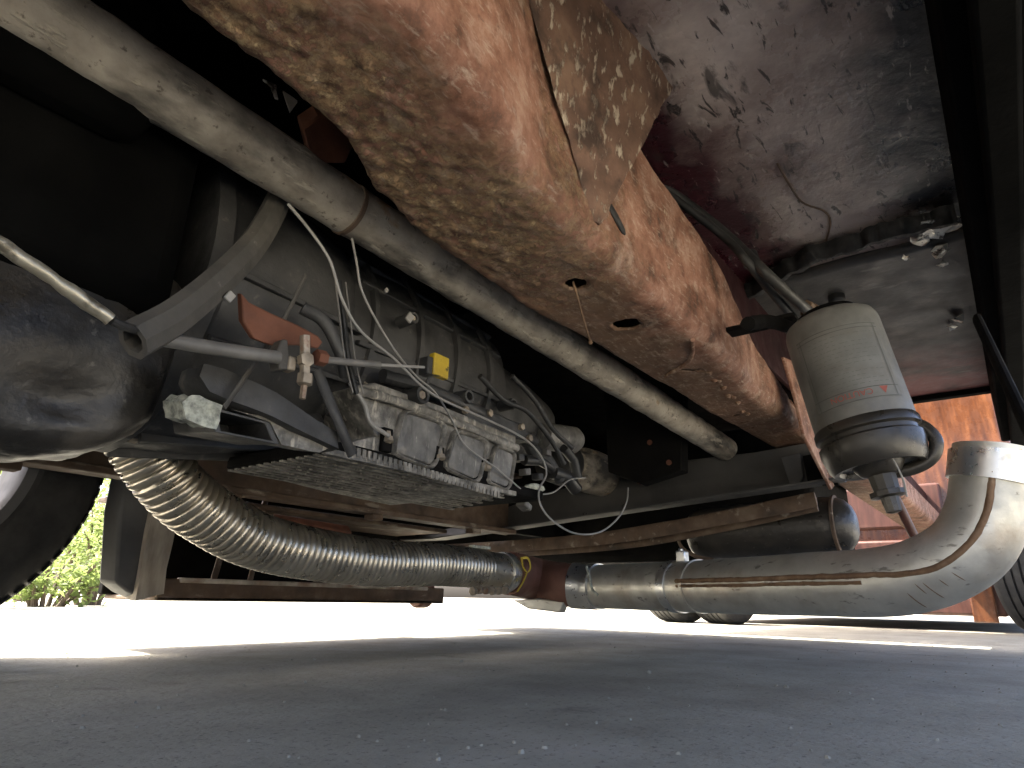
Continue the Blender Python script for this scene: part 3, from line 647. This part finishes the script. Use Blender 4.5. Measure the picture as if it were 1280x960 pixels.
for (px,py) in ((731,643),(780,633)):
    c = at(px,py,x=1.948); part(MB().lathe(c, (-1,0,0), [(-.02,.007),(.002,.0075),(.002,.0055),(-.008,.005)], 16), 'bolt_hole', 'sealant', cross)
# mounting bracket at the near end
part(MB().prism([at(976,571,x=1.93), at(1000,566,x=1.93), at(1004,596,x=1.93), at(998,607,x=1.93), at(988,608,x=1.93)], (.012,0,0)), 'mount_tab', 'flap', cross, bevel=.002, cuts=1, rough=(.002,50))
part(MB().prism([at(1003,570,x=1.92), at(1035,562,x=1.92), at(1048,606,x=1.92), at(1010,606,x=1.92)], (.02,0,0)), 'end_bracket', 'dark', cross, bevel=.002)
ep = [(980,446,.36),(993,452,.36),(1012,510,.36),(1047,602,.36),(1040,612,.36),(1006,545,.36),(996,500,.36)]
part(MB().prism([at(x,y,y=d) for x,y,d in ep], (0,.008,0)), 'bracket_plate', 'rail', cross, bevel=.002, label='thin rusty plate edge beside the fuel filter')
# longitudinal rusty strip under crossmember
part(MB().tube(spline([at(480,690,x=2.05), at(620,684,x=2.03), at(760,672,x=2.02), at(900,648,x=2.0), at(1020,624,x=1.98)], 8), .022, 10, flat=.25), 'brake_line_strip', 'rustgrime', label='rusty strip running below the crossmember', rough=(.002,40))
part(MB().tube(spline([at(560,697,x=2.1), at(760,684,x=2.1), at(900,661,x=2.08), at(1022,634,x=2.06)], 8), .012, 10, flat=.6), 'brake_line', 'rustgrime')
# dark boxes behind
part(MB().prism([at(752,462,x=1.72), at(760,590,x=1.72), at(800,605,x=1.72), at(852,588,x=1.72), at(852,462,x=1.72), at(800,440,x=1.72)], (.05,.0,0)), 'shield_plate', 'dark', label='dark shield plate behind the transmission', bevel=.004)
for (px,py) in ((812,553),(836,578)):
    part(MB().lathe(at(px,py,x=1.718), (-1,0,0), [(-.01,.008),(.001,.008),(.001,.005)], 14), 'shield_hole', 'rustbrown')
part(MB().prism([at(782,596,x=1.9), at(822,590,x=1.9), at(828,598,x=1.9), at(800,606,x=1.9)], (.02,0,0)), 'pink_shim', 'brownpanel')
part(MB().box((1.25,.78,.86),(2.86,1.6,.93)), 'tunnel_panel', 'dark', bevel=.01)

bp = at(760,703,x=2.45)
part(MB().box((2.45,.53,bp.z),(3.1,2.45,.80)), 'dark_filler_box', 'dark', bevel=.03, seg=4)  # dark filler box, added to block bright gaps behind the crossmember
part(MB().prism([at(378,160,y=.63), at(398,146,y=.63), at(445,176,y=.63), at(432,205,y=.63), at(390,205,y=.63)], (0,.02,.03)), 'hanger_bracket', 'rustbrown', bevel=.003)
for k_ in range(3):
    c = at(334+14*k_, 108+10*k_, y=.60); part(MB().prism([c+Vector((random.uniform(-.012,.012), 0, random.uniform(-.012,.012))) for _ in range(4)], (.002,.003,0)), 'foil_fleck', 'foil', smooth=0)
# --- air tank behind the exhaust
ta, tb2 = at(862,668,x=2.2), at(1072,655,x=2.2)
ax = (tb2-ta); Lt = ax.length
tk = part(MB().lathe(ta, ax, [(0,.02),(.004,.045),(.014,.066),(.03,.079),(.06,.087),(.10,.089),(Lt-.09,.089),(Lt-.055,.086),(Lt-.028,.076),(Lt-.010,.056),(Lt-.002,.035),(Lt,.015)], 48), 'air_tank', 'oilpan', label='black air tank behind the exhaust pipe', smooth=60)
part(MB().lathe(ta+ax*.985, ax, [(-.052,.086),(-.050,.092),(-.042,.092),(-.040,.084)], 48), 'tank_rim', 'rustgrime', tk)
part(MB().tube(spline([at(846,664,x=2.12), at(852,684,x=2.12), at(872,696,x=2.12), at(892,700,x=2.12)], 6), .010, 8, flat=.4), 'tank_bracket', 'rustgrime', tk)

# --- exhaust
EX = empty('exhaust_line', (1.5,.9,.2)); EX.parent = truck; EX.matrix_parent_inverse = Matrix.Translation(-truck.location)
EX['label'] = 'silver exhaust line with flexible hose and upturned bend'
def epart(mb, name, mat, label=None, **k):
    o = mb.build(name, M[mat], None, **k); o.parent = EX; o.matrix_parent_inverse = Matrix.Translation(-Vector((1.5,.9,.2)))
    if label: o['label'] = label
    return o
fp = even(spline([at(140,470,y=1.12), at(166,535,y=1.12), at(203,592,y=1.12), at(252,638,y=1.13), at(335,680,y=1.15), at(460,702,y=1.17), at(550,706,y=1.19), at(604,711,y=1.2)], 30), .00165)
rr_ = [.0485 + (.0030, .0042, .0046, .0047, .0046, .0042, .0030, -.0005, -.0005)[i % 9] for i in range(len(fp))]
epart(MB().tube(fp, rr_, 40), 'flexible_hose', 'flex', 'ribbed flexible steel exhaust hose', smooth=60)
pp = even(spline([at(598,711,y=1.2), at(640,717,y=1.2), at(672,724,y=1.2), at(708,731,x=1.70), at(745,733,x=1.71), at(800,733,x=1.66), at(850,733,x=1.60), at(930,732,x=1.50), at(1010,730,x=1.43), at(1090,728,x=1.38), at(1150,718,x=1.36), at(1205,690,x=1.35), at(1233,645,x=1.35), at(1240,600,x=1.35), at(1243,560,x=1.35)], 24), .01)
N = len(pp)
def seg(f0, f1): return pp[int(f0*N):max(int(f1*N)+1, int(f0*N)+2)]
def frac(px, py):     # arc position nearest a point of the pipe
    best = min(range(N), key=lambda i: (lambda v: (640+FPX*v.x/-v.z-px)**2 + (480-FPX*v.y/-v.z-py)**2)(ROT.transposed() @ (pp[i]-CAM)))
    return best/N
f = lambda px: frac(px, 731)
epart(MB().tube(seg(0, f(640)), .052, 36), 'hose_collar', 'flex', smooth=60)
epart(MB().tube(seg(f(634), f(722)), .0625, 36), 'rusted_coupling', 'coupling', 'maroon rusted exhaust coupling with yellow mark', smooth=60, rough=(.0015,20))
epart(MB().tube(seg(f(716), f(750)), .065, 36), 'coupling_sleeve', 'clamp', smooth=60)
pipe = epart(MB().tube(seg(f(712), .999), .0605, 44, hollow=.004), 'exhaust_pipe', 'steel', 'tarnished silver exhaust pipe bending upward', smooth=60, rough=(.0006, 14))
def ring(px, wd, r, name, mat, label=None):
    k = f(px); k2 = k + wd/(N*.01)
    return epart(MB().tube(seg(k, k2), r, 40), name, mat, label, smooth=60)
ring(622, .03, .0565, 'hose_clamp', 'clamp'); ring(842, .03, .0635, 'pipe_clamp', 'clamp', 'bright band clamp on the exhaust pipe'); ring(872, .008, .063, 'pipe_clamp_edge', 'steel')
# clamp bolt housings
c = at(853,697,x=1.58); epart(MB().box(c-Vector((.014,.012,.012)), c+Vector((.014,.012,.016))), 'clamp_bolt_block', 'clamp', bevel=.003)
epart(MB().lathe(c+Vector((0,0,.01)), (-.6,0,.5), [(0,.007),(.01,.007),(.016,.004)], 8), 'clamp_screw', 'clamp')
for k in range(6):
    c = at(592+k*8, 738+random.uniform(-1,2), y=1.16); epart(MB().lathe(c, (1,.1,0), [(-.009,.006),(-.007,.011),(.005,.011),(.008,.006)], 6), 'clamp_nut', 'bolt')
c = at(600,684,y=1.19); epart(MB().box(c-Vector((.04,.008,.004)), c+Vector((.04,.008,.004))), 'clamp_tab', 'chalk', bevel=.002)
# wire clip over the sleeve
epart(MB().tube(spline([at(733,708,x=1.60), at(737,722,x=1.60), at(740,736,x=1.60), at(747,744,x=1.60)], 6), .004, 8), 'sleeve_clip', 'chalk')
epart(MB().prism([at(640,750,x=1.66), at(660,761,x=1.66), at(700,766,x=1.66), at(705,752,x=1.66), at(672,748,x=1.66)], (.03,0,0)), 'coupling_shield', 'steel', bevel=.004)
# yellow paint mark
yp = [(652,698),(654,709),(658,716),(654,727),(647,739)]
epart(MB().tube(spline([at(x,y,y=1.139) for x,y in yp], 6), .0052, 8, flat=.45), 'yellow_mark', 'yellowpaint', 'yellow paint loop on the rusted coupling')
epart(MB().tube(spline([at(x,y,y=1.139) for x,y in [(651,698),(660,698),(663,710),(657,718)]], 6), .0035, 8, flat=.45), 'yellow_mark', 'yellowpaint')
# rust seam along the pipe
fr = frames(pp); sm = []
i0, i1 = int(f(862)*N), N-3
for i in range(i0, i1):
    p, t, a_, b_ = fr[i]
    tocam = (CAM-p).normalized(); tocam = (tocam - t*tocam.dot(t)).normalized(); up = t.cross(tocam)
    if up.z < 0 and i < i0+60: pass
    q = math.radians(12); dvec = tocam*math.cos(q) + (Vector((0,0,1)) - t*t.z - tocam*tocam.z).normalized()*math.sin(q)*(1 if i < int(frac(1150,718)*N) else -.0)
    sm.append(p + dvec.normalized()*.0597)
sm = [sum(sm[max(0,i-4):i+5], Vector())/len(sm[max(0,i-4):i+5]) for i in range(len(sm))]
epart(MB().tube(sm, .0055, 8), 'weld_seam', 'seam', rough=(.0014, 90), smooth=60)
epart(MB().tube([p+Vector((0,0,-.0115)) for p in sm[:int(len(sm)*.62)]], .0042, 8), 'rust_run', 'seam', rough=(.0014, 90), smooth=60)
for k_ in range(5):
    i = int(frac(1132+(0,15,22,41,60)[k_], 722)*N); p, t, a_, b_ = fr[i]
    tc_ = (CAM-p).normalized(); tc_ = (tc_-t*tc_.dot(t)).normalized(); dn = t.cross(tc_); dn = dn if dn.z < 0 else -dn
    q0 = random.uniform(.15,.4); arc = [p + (tc_*math.cos(q) + dn*math.sin(q))*.0607 + t*(q*.02) for q in [q0 + .09*j for j in range(random.randint(4,8))]]
    epart(MB().tube(arc, [.0002]+[.0008]*(len(arc)-2)+[.0002], 6), 'scratch', 'seam', smooth=60)
k = frac(1241,582)
epart(MB().tube(seg(k-.012, k+.016), .0655, 44), 'end_band', 'clamp', 'flat steel band round the top of the exhaust bend', smooth=50)

# --- fuel filter
FC = Vector((1.2,.197,.646)); FB = at(1086,548,x=1.2); fax = (FB-FC); FL = fax.length; fu = fax.normalized()
FF = empty('fuel_filter', FC); FF.parent = truck; FF.matrix_parent_inverse = Matrix.Translation(-truck.location)
FF['label'] = 'dusty white fuel filter canister with dark bowl'
def fpart(mb, name, mat, label=None, **k):
    o = mb.build(name, M[mat], None, **k); o.parent = FF; o.matrix_parent_inverse = Matrix.Translation(-FC)
    if label: o['label'] = label
    return o
RF = .079
fpart(MB().lathe(FC, fu, [(.004,.05),(.004,.066),(.010,.0745),(.020,RF-.001),(.03,RF),(FL-.02,RF),(FL-.012,RF-.001),(FL-.004,RF-.005)], 64), 'canister', 'canister', smooth=40)
fpart(MB().lathe(FC, fu, [(-.016,.03),(-.010,.05),(.006,.062)], 40), 'filter_head', 'dark', smooth=40)
fpart(MB().lathe(FC, fu, [(FL-.022,RF+.0005),(FL-.018,RF+.003),(FL-.006,RF+.003),(FL-.003,RF-.003),(FL+.004,RF-.003),(FL+.008,RF+.002),(FL+.020,RF+.002),(FL+.046,RF-.004),(FL+.054,RF-.010),(FL+.053,RF-.018),(FL+.046,RF-.022),(FL+.047,.040),(FL+.054,.036),(FL+.062,.03),(FL+.066,.02)], 56), 'filter_bowl', 'bowl', smooth=50)
fpart(MB().lathe(FC, fu, [(FL+.06,.022),(FL+.09,.02),(FL+.092,.028),(FL+.10,.028),(FL+.102,.014),(FL+.125,.012),(FL+.127,.006)], 10), 'drain_valve', 'bowl', smooth=30)
fpart(MB().tube(spline([FC+fu*(FL+.03)+Vector((-.055,-.02,0)), FC+fu*(FL+.05)+Vector((-.05,-.028,0)), FC+fu*(FL+.08)+Vector((-.03,-.03,0)), FC+fu*(FL+.105)+Vector((-.02,-.026,0))], 6), .0016, 6), 'drain_wire', 'wire')
# handle / wrench loop to the right of the bowl
hp = [(1120,522),(1146,530),(1160,538),(1170,552),(1166,570),(1148,583),(1120,590),(1096,588)]
fpart(MB().tube(spline([at(x,y,x=1.22) for x,y in hp], 8), .0105, 12, flat=.8), 'bowl_handle', 'bowl', smooth=60)
# printed label on the canister: lines, side bars and red warning
cdir = (CAM - (FC+FB)/2); cdir = (cdir - fu*cdir.dot(fu)).normalized(); sdir = cdir.cross(fu)   # sdir = picture right or left
if (ROT.transposed() @ sdir).x < 0: sdir = -sdir
def onf(s, h, r=RF+.0009):
    q = s/RF; return FC + fu*h + (cdir*math.cos(q) + sdir*math.sin(q))*r
def patch(s0, s1, h0, h1, r, mb, n=18):
    rs = [[onf(s0+(s1-s0)*j/n, h, r) for j in range(n+1)] for h in (h0, h1)]
    b = len(mb.v); mb.rings(rs, caps=False, closed=False)
lab = MB(); patch(-.068,.076, FL*.22, FL*.80, RF+.0004, lab); lb = fpart(lab, 'label_sheet', 'labelpaper', 'printed label with a red caution line', smooth=60)
ln = MB()
for h in (.22,.25,.72,.80): patch(-.068,.076, FL*h, FL*h+.0014, RF+.0009, ln)
for s in (-.060,.068): patch(s, s+.0013, FL*.22, FL*.80, RF+.0010, ln, 2)
fpart(ln, 'label_rule', 'inkdark', smooth=60)
ln = MB(); random.seed(11)
for k in range(13):
    h = FL*(.29+.033*k); s = -.05 + random.uniform(0,.01)
    end = random.uniform(.0,.06) if k % 3 else .06
    while s < end:
        wd = random.uniform(.002,.009); patch(s, min(s+wd,.06), h, h+.0005, RF+.0008, ln, 3); s += wd+random.uniform(.0015,.006)
o = fpart(ln, 'label_text_line', 'labelpaper' if False else 'inkdark', smooth=60); o['kind'] = 'stuff'
def text_on(txt, size, s_c, h_c, mat, name):
    cu = bpy.data.curves.new('t', 'FONT'); cu.body = txt; cu.size = size; cu.align_x = 'CENTER'; cu.align_y = 'CENTER'
    to = bpy.data.objects.new('t', cu); col.objects.link(to); bpy.context.view_layer.update()
    me = bpy.data.meshes.new_from_object(to.evaluated_get(bpy.context.evaluated_depsgraph_get()))
    bpy.data.objects.remove(to)
    for v in me.vertices: v.co = onf(s_c - v.co.x, h_c + v.co.y, RF+.0012)     # reads upside down, as mounted
    me.name = name; o = link(name, me, M[mat], None, smooth=0); o.parent = FF; o.matrix_parent_inverse = Matrix.Translation(-FC); return o
text_on('CAUTION', .0145, -.004, FL*.755, 'ink', 'caution_lettering')
tr = MB(); h = FL*.755
for pts in ([(.040,h-.006),(.054,h-.006),(.047,h+.007)],):
    tr.add([onf(s, hh, RF+.0012) for s, hh in pts], [(0,1,2)])
# triangle with hollow: mark
fpart(tr, 'warning_triangle', 'ink', smooth=0)
# bracket to the rail, hoses and fittings
fpart(MB().box((1.19,.25,.664),(1.23,.385,.674)), 'mount_bracket', 'dark', bevel=.003)
fpart(MB().tube(spline([at(935,405,y=.30), at(960,402,y=.29), at(985,408,y=.27)], 6), .013, 10), 'bleed_knob', 'dark', rough=(.003,60))
def hose(pts, r, name, label=None):
    return part(MB().tube(spline([at(x,y,y=d) for x,y,d in pts], 12), r, 14), name, 'rubber', label=label, smooth=60)
h1 = hose([(770,188,.50),(800,215,.47),(860,255,.41),(915,300,.34),(958,342,.28),(998,378,.25),(1010,388,.245)], .0105, 'fuel_hose', 'upper black fuel hose running to the filter fitting')
h2 = hose([(780,205,.50),(840,246,.43),(905,296,.35),(932,325,.31),(962,362,.29),(990,395,.28),(1000,404,.28)], .0085, 'fuel_hose', 'lower black fuel hose beside the frame rail')
c = at(1012,388,y=.245)
fit = part(MB().lathe(c, at(1020,398,y=.24)-at(1000,376,y=.25), [(-.022,.010),(-.021,.0145),(-.004,.0145),(-.003,.019),(.010,.019),(.012,.012)], 6), 'hose_fitting', 'rustgrime', smooth=30)
part(MB().tube([at(936,318,y=.33), at(940,330,y=.325)], .017, 14), 'hose_tie', 'rubber')
part(MB().tube([at(1108,600,x=1.9), at(1128,640,x=1.95), at(1152,690,x=2.0)], .011, 12), 'copper_line', 'brownpanel', label='thin copper coloured line below the filter')

# --- far side: frame rail, step box, front wheel
far = part(MB().box((-1.2,1.45,.376),(1.93,1.52,.392)).box((-1.2,1.505,.376),(1.95,1.52,.60)).box((-1.2,1.44,.585),(1.95,1.52,.60)), 'frame_rail', 'rustgrime', label='far frame rail lower flange behind the flexible hose', bevel=.004, cuts=1)
part(MB().prism([at(345,650,y=1.56), at(440,665,y=1.56), at(440,690,y=1.56), at(345,680,y=1.56)], (0,.02,.02)), 'rust_panel', 'rustbrown', bevel=.003)
for k in range(4):
    part(MB().box((.35+.45*k,1.46,.36),(.39+.45*k,1.50,.377)), 'rail_clip', 'rustgrime', bevel=.003)
def S(px, py, y=1.75): return at(px, py, y=y)
STEP = empty('side_step', (1.2,1.75,.13)); STEP.parent = truck; STEP.matrix_parent_inverse = Matrix.Translation(-truck.location)
STEP['label'] = 'far side step box with scuffed column and rusty lower beam'
def spart(mb, name, mat, label=None, **k):
    o = mb.build(name, M[mat], None, **k); o.parent = STEP; o.matrix_parent_inverse = Matrix.Translation(-Vector((1.2,1.75,.13)))
    if label: o['label'] = label
    return o
x0, x1 = S(168,745).x, S(552,755).x
spart(MB().prism([S(160,590), S(200,600), S(178,748), S(160,740), S(145,728), S(150,640)], (-.02,.05,0)), 'mud_flap', 'flap', bevel=.006)
spart(MB().prism([S(196,600,1.73), S(227,620,1.73), S(204,742,1.73), S(170,750,1.73)], (0,.06,0)), 'column', 'stepwood', 'scuffed pale upright at the front of the step', cuts=3, rough=(.006,18), smooth=50)
zb = S(300,752).z
spart(MB().box((x0+.05,1.74,zb),(x1,2.05,zb+.012)).box((x0+.05,1.74,zb),(x1,1.755,zb+.055)), 'lower_beam', 'rustgrime', bevel=.004, cuts=1)
spart(MB().box((x0+.10,1.735,zb+.045),(x1-.09,1.76,zb+.058)), 'beam_edge', 'stepwood', bevel=.004)
spart(MB().lathe((x1-.09,1.80,zb+.035), (1,0,0), [(0,.045),(.008,.052),(.05,.052),(.055,.04)], 24), 'beam_end', 'coupling')
spart(MB().box((x0+.03,2.02,zb+.012),(x1,2.05,.50)), 'back_panel', 'dark', bevel=.004)
spart(MB().box((x0-.02,1.74,.385),(x1,2.05,.40)), 'top_shelf', 'rustgrime', bevel=.004)
for (a_, b_) in (((283,640),(262,740)),((322,660),(308,742))):
    p, q = S(*a_,1.76), S(*b_,1.76)
    spart(MB().tube([p+Vector((.02,0,.12)), p, p.lerp(q,.6)+Vector((.008,0,0)), q], .022, 10, flat=.3), 'tank_strap', 'rustgrime', rough=(.003,30), smooth=50)
spart(MB().box((x1+.0,2.02,.255),(2.75,2.05,.60)).box((-.2,1.58,.40),(3.0,1.62,.96)), 'dark_filler_panel', 'dark', bevel=.003)  # dark panels added to block bright gaps beyond the step and transmission
# wheel
WC = Vector((.212,1.74,.44)); WR = .44
WH = empty('front_wheel', WC); WH.parent = truck; WH.matrix_parent_inverse = Matrix.Translation(-truck.location)
WH['label'] = 'front wheel on the far side with dark tyre'
def wpart(mb, name, mat, **k):
    o = mb.build(name, M[mat], None, **k); o.parent = WH; o.matrix_parent_inverse = Matrix.Translation(-WC); return o
wpart(MB().lathe(WC, (0,1,0), [(.03,.285),(.006,.30),(.0,.33),(.004,.38),(.02,.415),(.032,.428),(.05,.438),(.20,.438),(.222,.425),(.24,.38),(.245,.33),(.235,.29),(.20,.28),(.03,.285)], 96, caps=False), 'tyre', 'tyre', smooth=40)
lug_ = MB()
for k in range(84):
    q = 2*math.pi*k/84; u = Vector((math.cos(q),0,math.sin(q))); t = Vector((-math.sin(q),0,math.cos(q)))
    p = WC+u*.428
    a4 = [p+t*.012, p-t*.012, p-t*.012+Vector((0,.09,0))+u*.01, p+t*.012+Vector((0,.09,0))+u*.01]
    lug_.prism([v+Vector((0,.026,0)) for v in a4], u*.004)
o = wpart(lug_, 'tread_block', 'tyre', smooth=0); o['kind'] = 'stuff'
wpart(MB().lathe(WC, (0,1,0), [(.025,.272),(.018,.292),(.03,.292),(.04,.275),(.20,.275),(.20,.268),(.04,.266),(.025,.272)], 72, caps=False), 'rim', 'flap', smooth=40)
wpart(MB().lathe(WC, (0,1,0), [(.10,.04),(.10,.15),(.14,.17),(.14,.0)], 40, caps=True), 'brake_drum', 'dark', smooth=40)
for k in range(6):
    q = 2*math.pi*(k+.5)/6; u = Vector((math.cos(q),0,math.sin(q)))
    wpart(MB().tube([WC+Vector((0,.15,0))+u*.14, WC+Vector((0,.17,0))+u*.275], .035, 10, flat=.3), 'wheel_spoke', 'flap')

# --- unseen load body above the rear frame, added to shade the ground
part(MB().box((3.0,-.35,1.85),(5.0,2.45,2.0)).box((3.0,-.35,2.0),(3.1,2.45,3.0)).box((3.1,2.37,2.0),(5.0,2.45,3.0)), 'unseen_cargo_body', 'body', bevel=.01)

# ------------------------------------------------------------------ parked vehicle behind
V = empty('parked_van', (6.3,1.0,0)); tag(V, 'glossy orange brown parked van seen beyond the exhaust bend', 'van')
def vpart(mb, name, mat, **k):
    o = mb.build(name, M[mat], None, **k); o.parent = V; o.matrix_parent_inverse = Matrix.Translation(-V.location); return o
vpart(MB().box((5.62,-.12,.16),(9.6,2.30,2.7)), 'body', 'brownbody', bevel=.06, seg=4)
vpart(MB().box((5.58,.10,.10),(5.66,2.0,.62)), 'lower_apron', 'brownpanel', bevel=.02)
vpart(MB().box((5.59,.35,.70),(5.63,1.9,1.02)), 'front_panel', 'brownpanel', bevel=.02)
vpart(MB().box((5.60,.2,2.0),(5.625,2.0,2.5)), 'windscreen', 'black', bevel=.02)
vpart(MB().box((5.55,1.62,.08),(5.60,1.76,.30)), 'tow_guard', 'brownbody', bevel=.01)
vpart(MB().box((5.55,.16,.06),(5.60,.30,.30)), 'tow_guard', 'brownbody', bevel=.01)
def car_wheel(c, r, wdt, hub=True):
    mb = MB(); n = 8
    prof = [(-wdt/2+.01,r*.6),(-wdt/2,r*.8),(-wdt/2+.01,r*.94)]
    for k in range(5):
        a0 = -wdt/2+.03+(wdt-.06)*k/5; a1 = a0+(wdt-.06)/5
        prof += [(a0,r),(a1-.014,r),(a1-.012,r*.965),(a1-.002,r*.965)]
    prof += [(wdt/2-.01,r*.94),(wdt/2,r*.8),(wdt/2-.01,r*.6)]
    t = vpart(mb.lathe(c, (.35,.94,0), prof, 56), 'wheel', 'tyre', smooth=30)
    if hub:
        h = MB().lathe(Vector(c)+Vector((.35,.94,0))*(-wdt/2-.002), (.35,.94,0), [(-.03,.02),(-.03,r*.30),(-.01,r*.42),(.02,r*.58),(.05,r*.58)], 32).build('hub', M['hub'], t, smooth=40)
for (px, rr2) in ((838,.36),(898,.36)):
    p = at(px, 783, x=5.0); car_wheel((5.15, p.y, .27), .27, .30)
car_wheel((5.3,-.12,.40), .40, .30)

# ------------------------------------------------------------------ shrubs beyond the front wheel
def shrub(cx, cy, h, rad, n, label, seed):
    random.seed(seed); r = empty('shrub', (cx,cy,-.02)); tag(r, label, 'shrub', 'shrubs beyond the driveway')
    mb = MB(); st_ = MB(); tips = []
    for k in range(16):
        q = random.uniform(0,6.28); rr = rad*random.uniform(.2,.95); top_ = Vector((cx+math.cos(q)*rr, cy+math.sin(q)*rr, h*random.uniform(.35,1)))
        b0 = Vector((cx+math.cos(q)*.1, cy+math.sin(q)*.1, -.02)); m_ = b0.lerp(top_,.5)+Vector((0,0,.12*h))
        path = spline([b0, m_, top_], 6); st_.tube(path, [.022*(1-.8*i/(len(path)-1)) for i in range(len(path))], 6); tips += path[4:]
    for k in range(n):
        c = random.choice(tips) + Vector((random.gauss(0,.13), random.gauss(0,.13), random.gauss(0,.12)))*rad
        if c.z < .03: continue
        d = Vector((random.gauss(0,1), random.gauss(0,1), random.gauss(-.2,.6))).normalized(); s = d.cross(Vector((random.gauss(0,1),random.gauss(0,1),random.gauss(0,1)))).normalized()
        l = random.uniform(.05,.10); nn = d.cross(s)*l*.12
        mb.add([c, c+d*l*.5+s*l*.22+nn, c+d*l, c+d*l*.5-s*l*.22+nn], [(0,1,2),(0,2,3)])
    for m_, nm, mt in ((mb,'foliage','leaf'),(st_,'stem','bark')):
        o = m_.build(nm, M[mt], None, smooth=0); o.parent = r; o.matrix_parent_inverse = Matrix.Translation(-r.location)
for args in ((2.95,7.8,1.7,.8,2300,'leafy shrub right of the front tyre, beside the step',1), (2.3,7.0,.5,.5,1100,'low fern-like shrub beneath the front tyre edge',2), (3.0,9.8,2.4,1.0,2300,'tall pale shrub behind the low fern-like one',5), (1.7,6.6,2.0,.7,1700,'shrub seen through the front wheel at the picture edge',9)):
    shrub(*args)
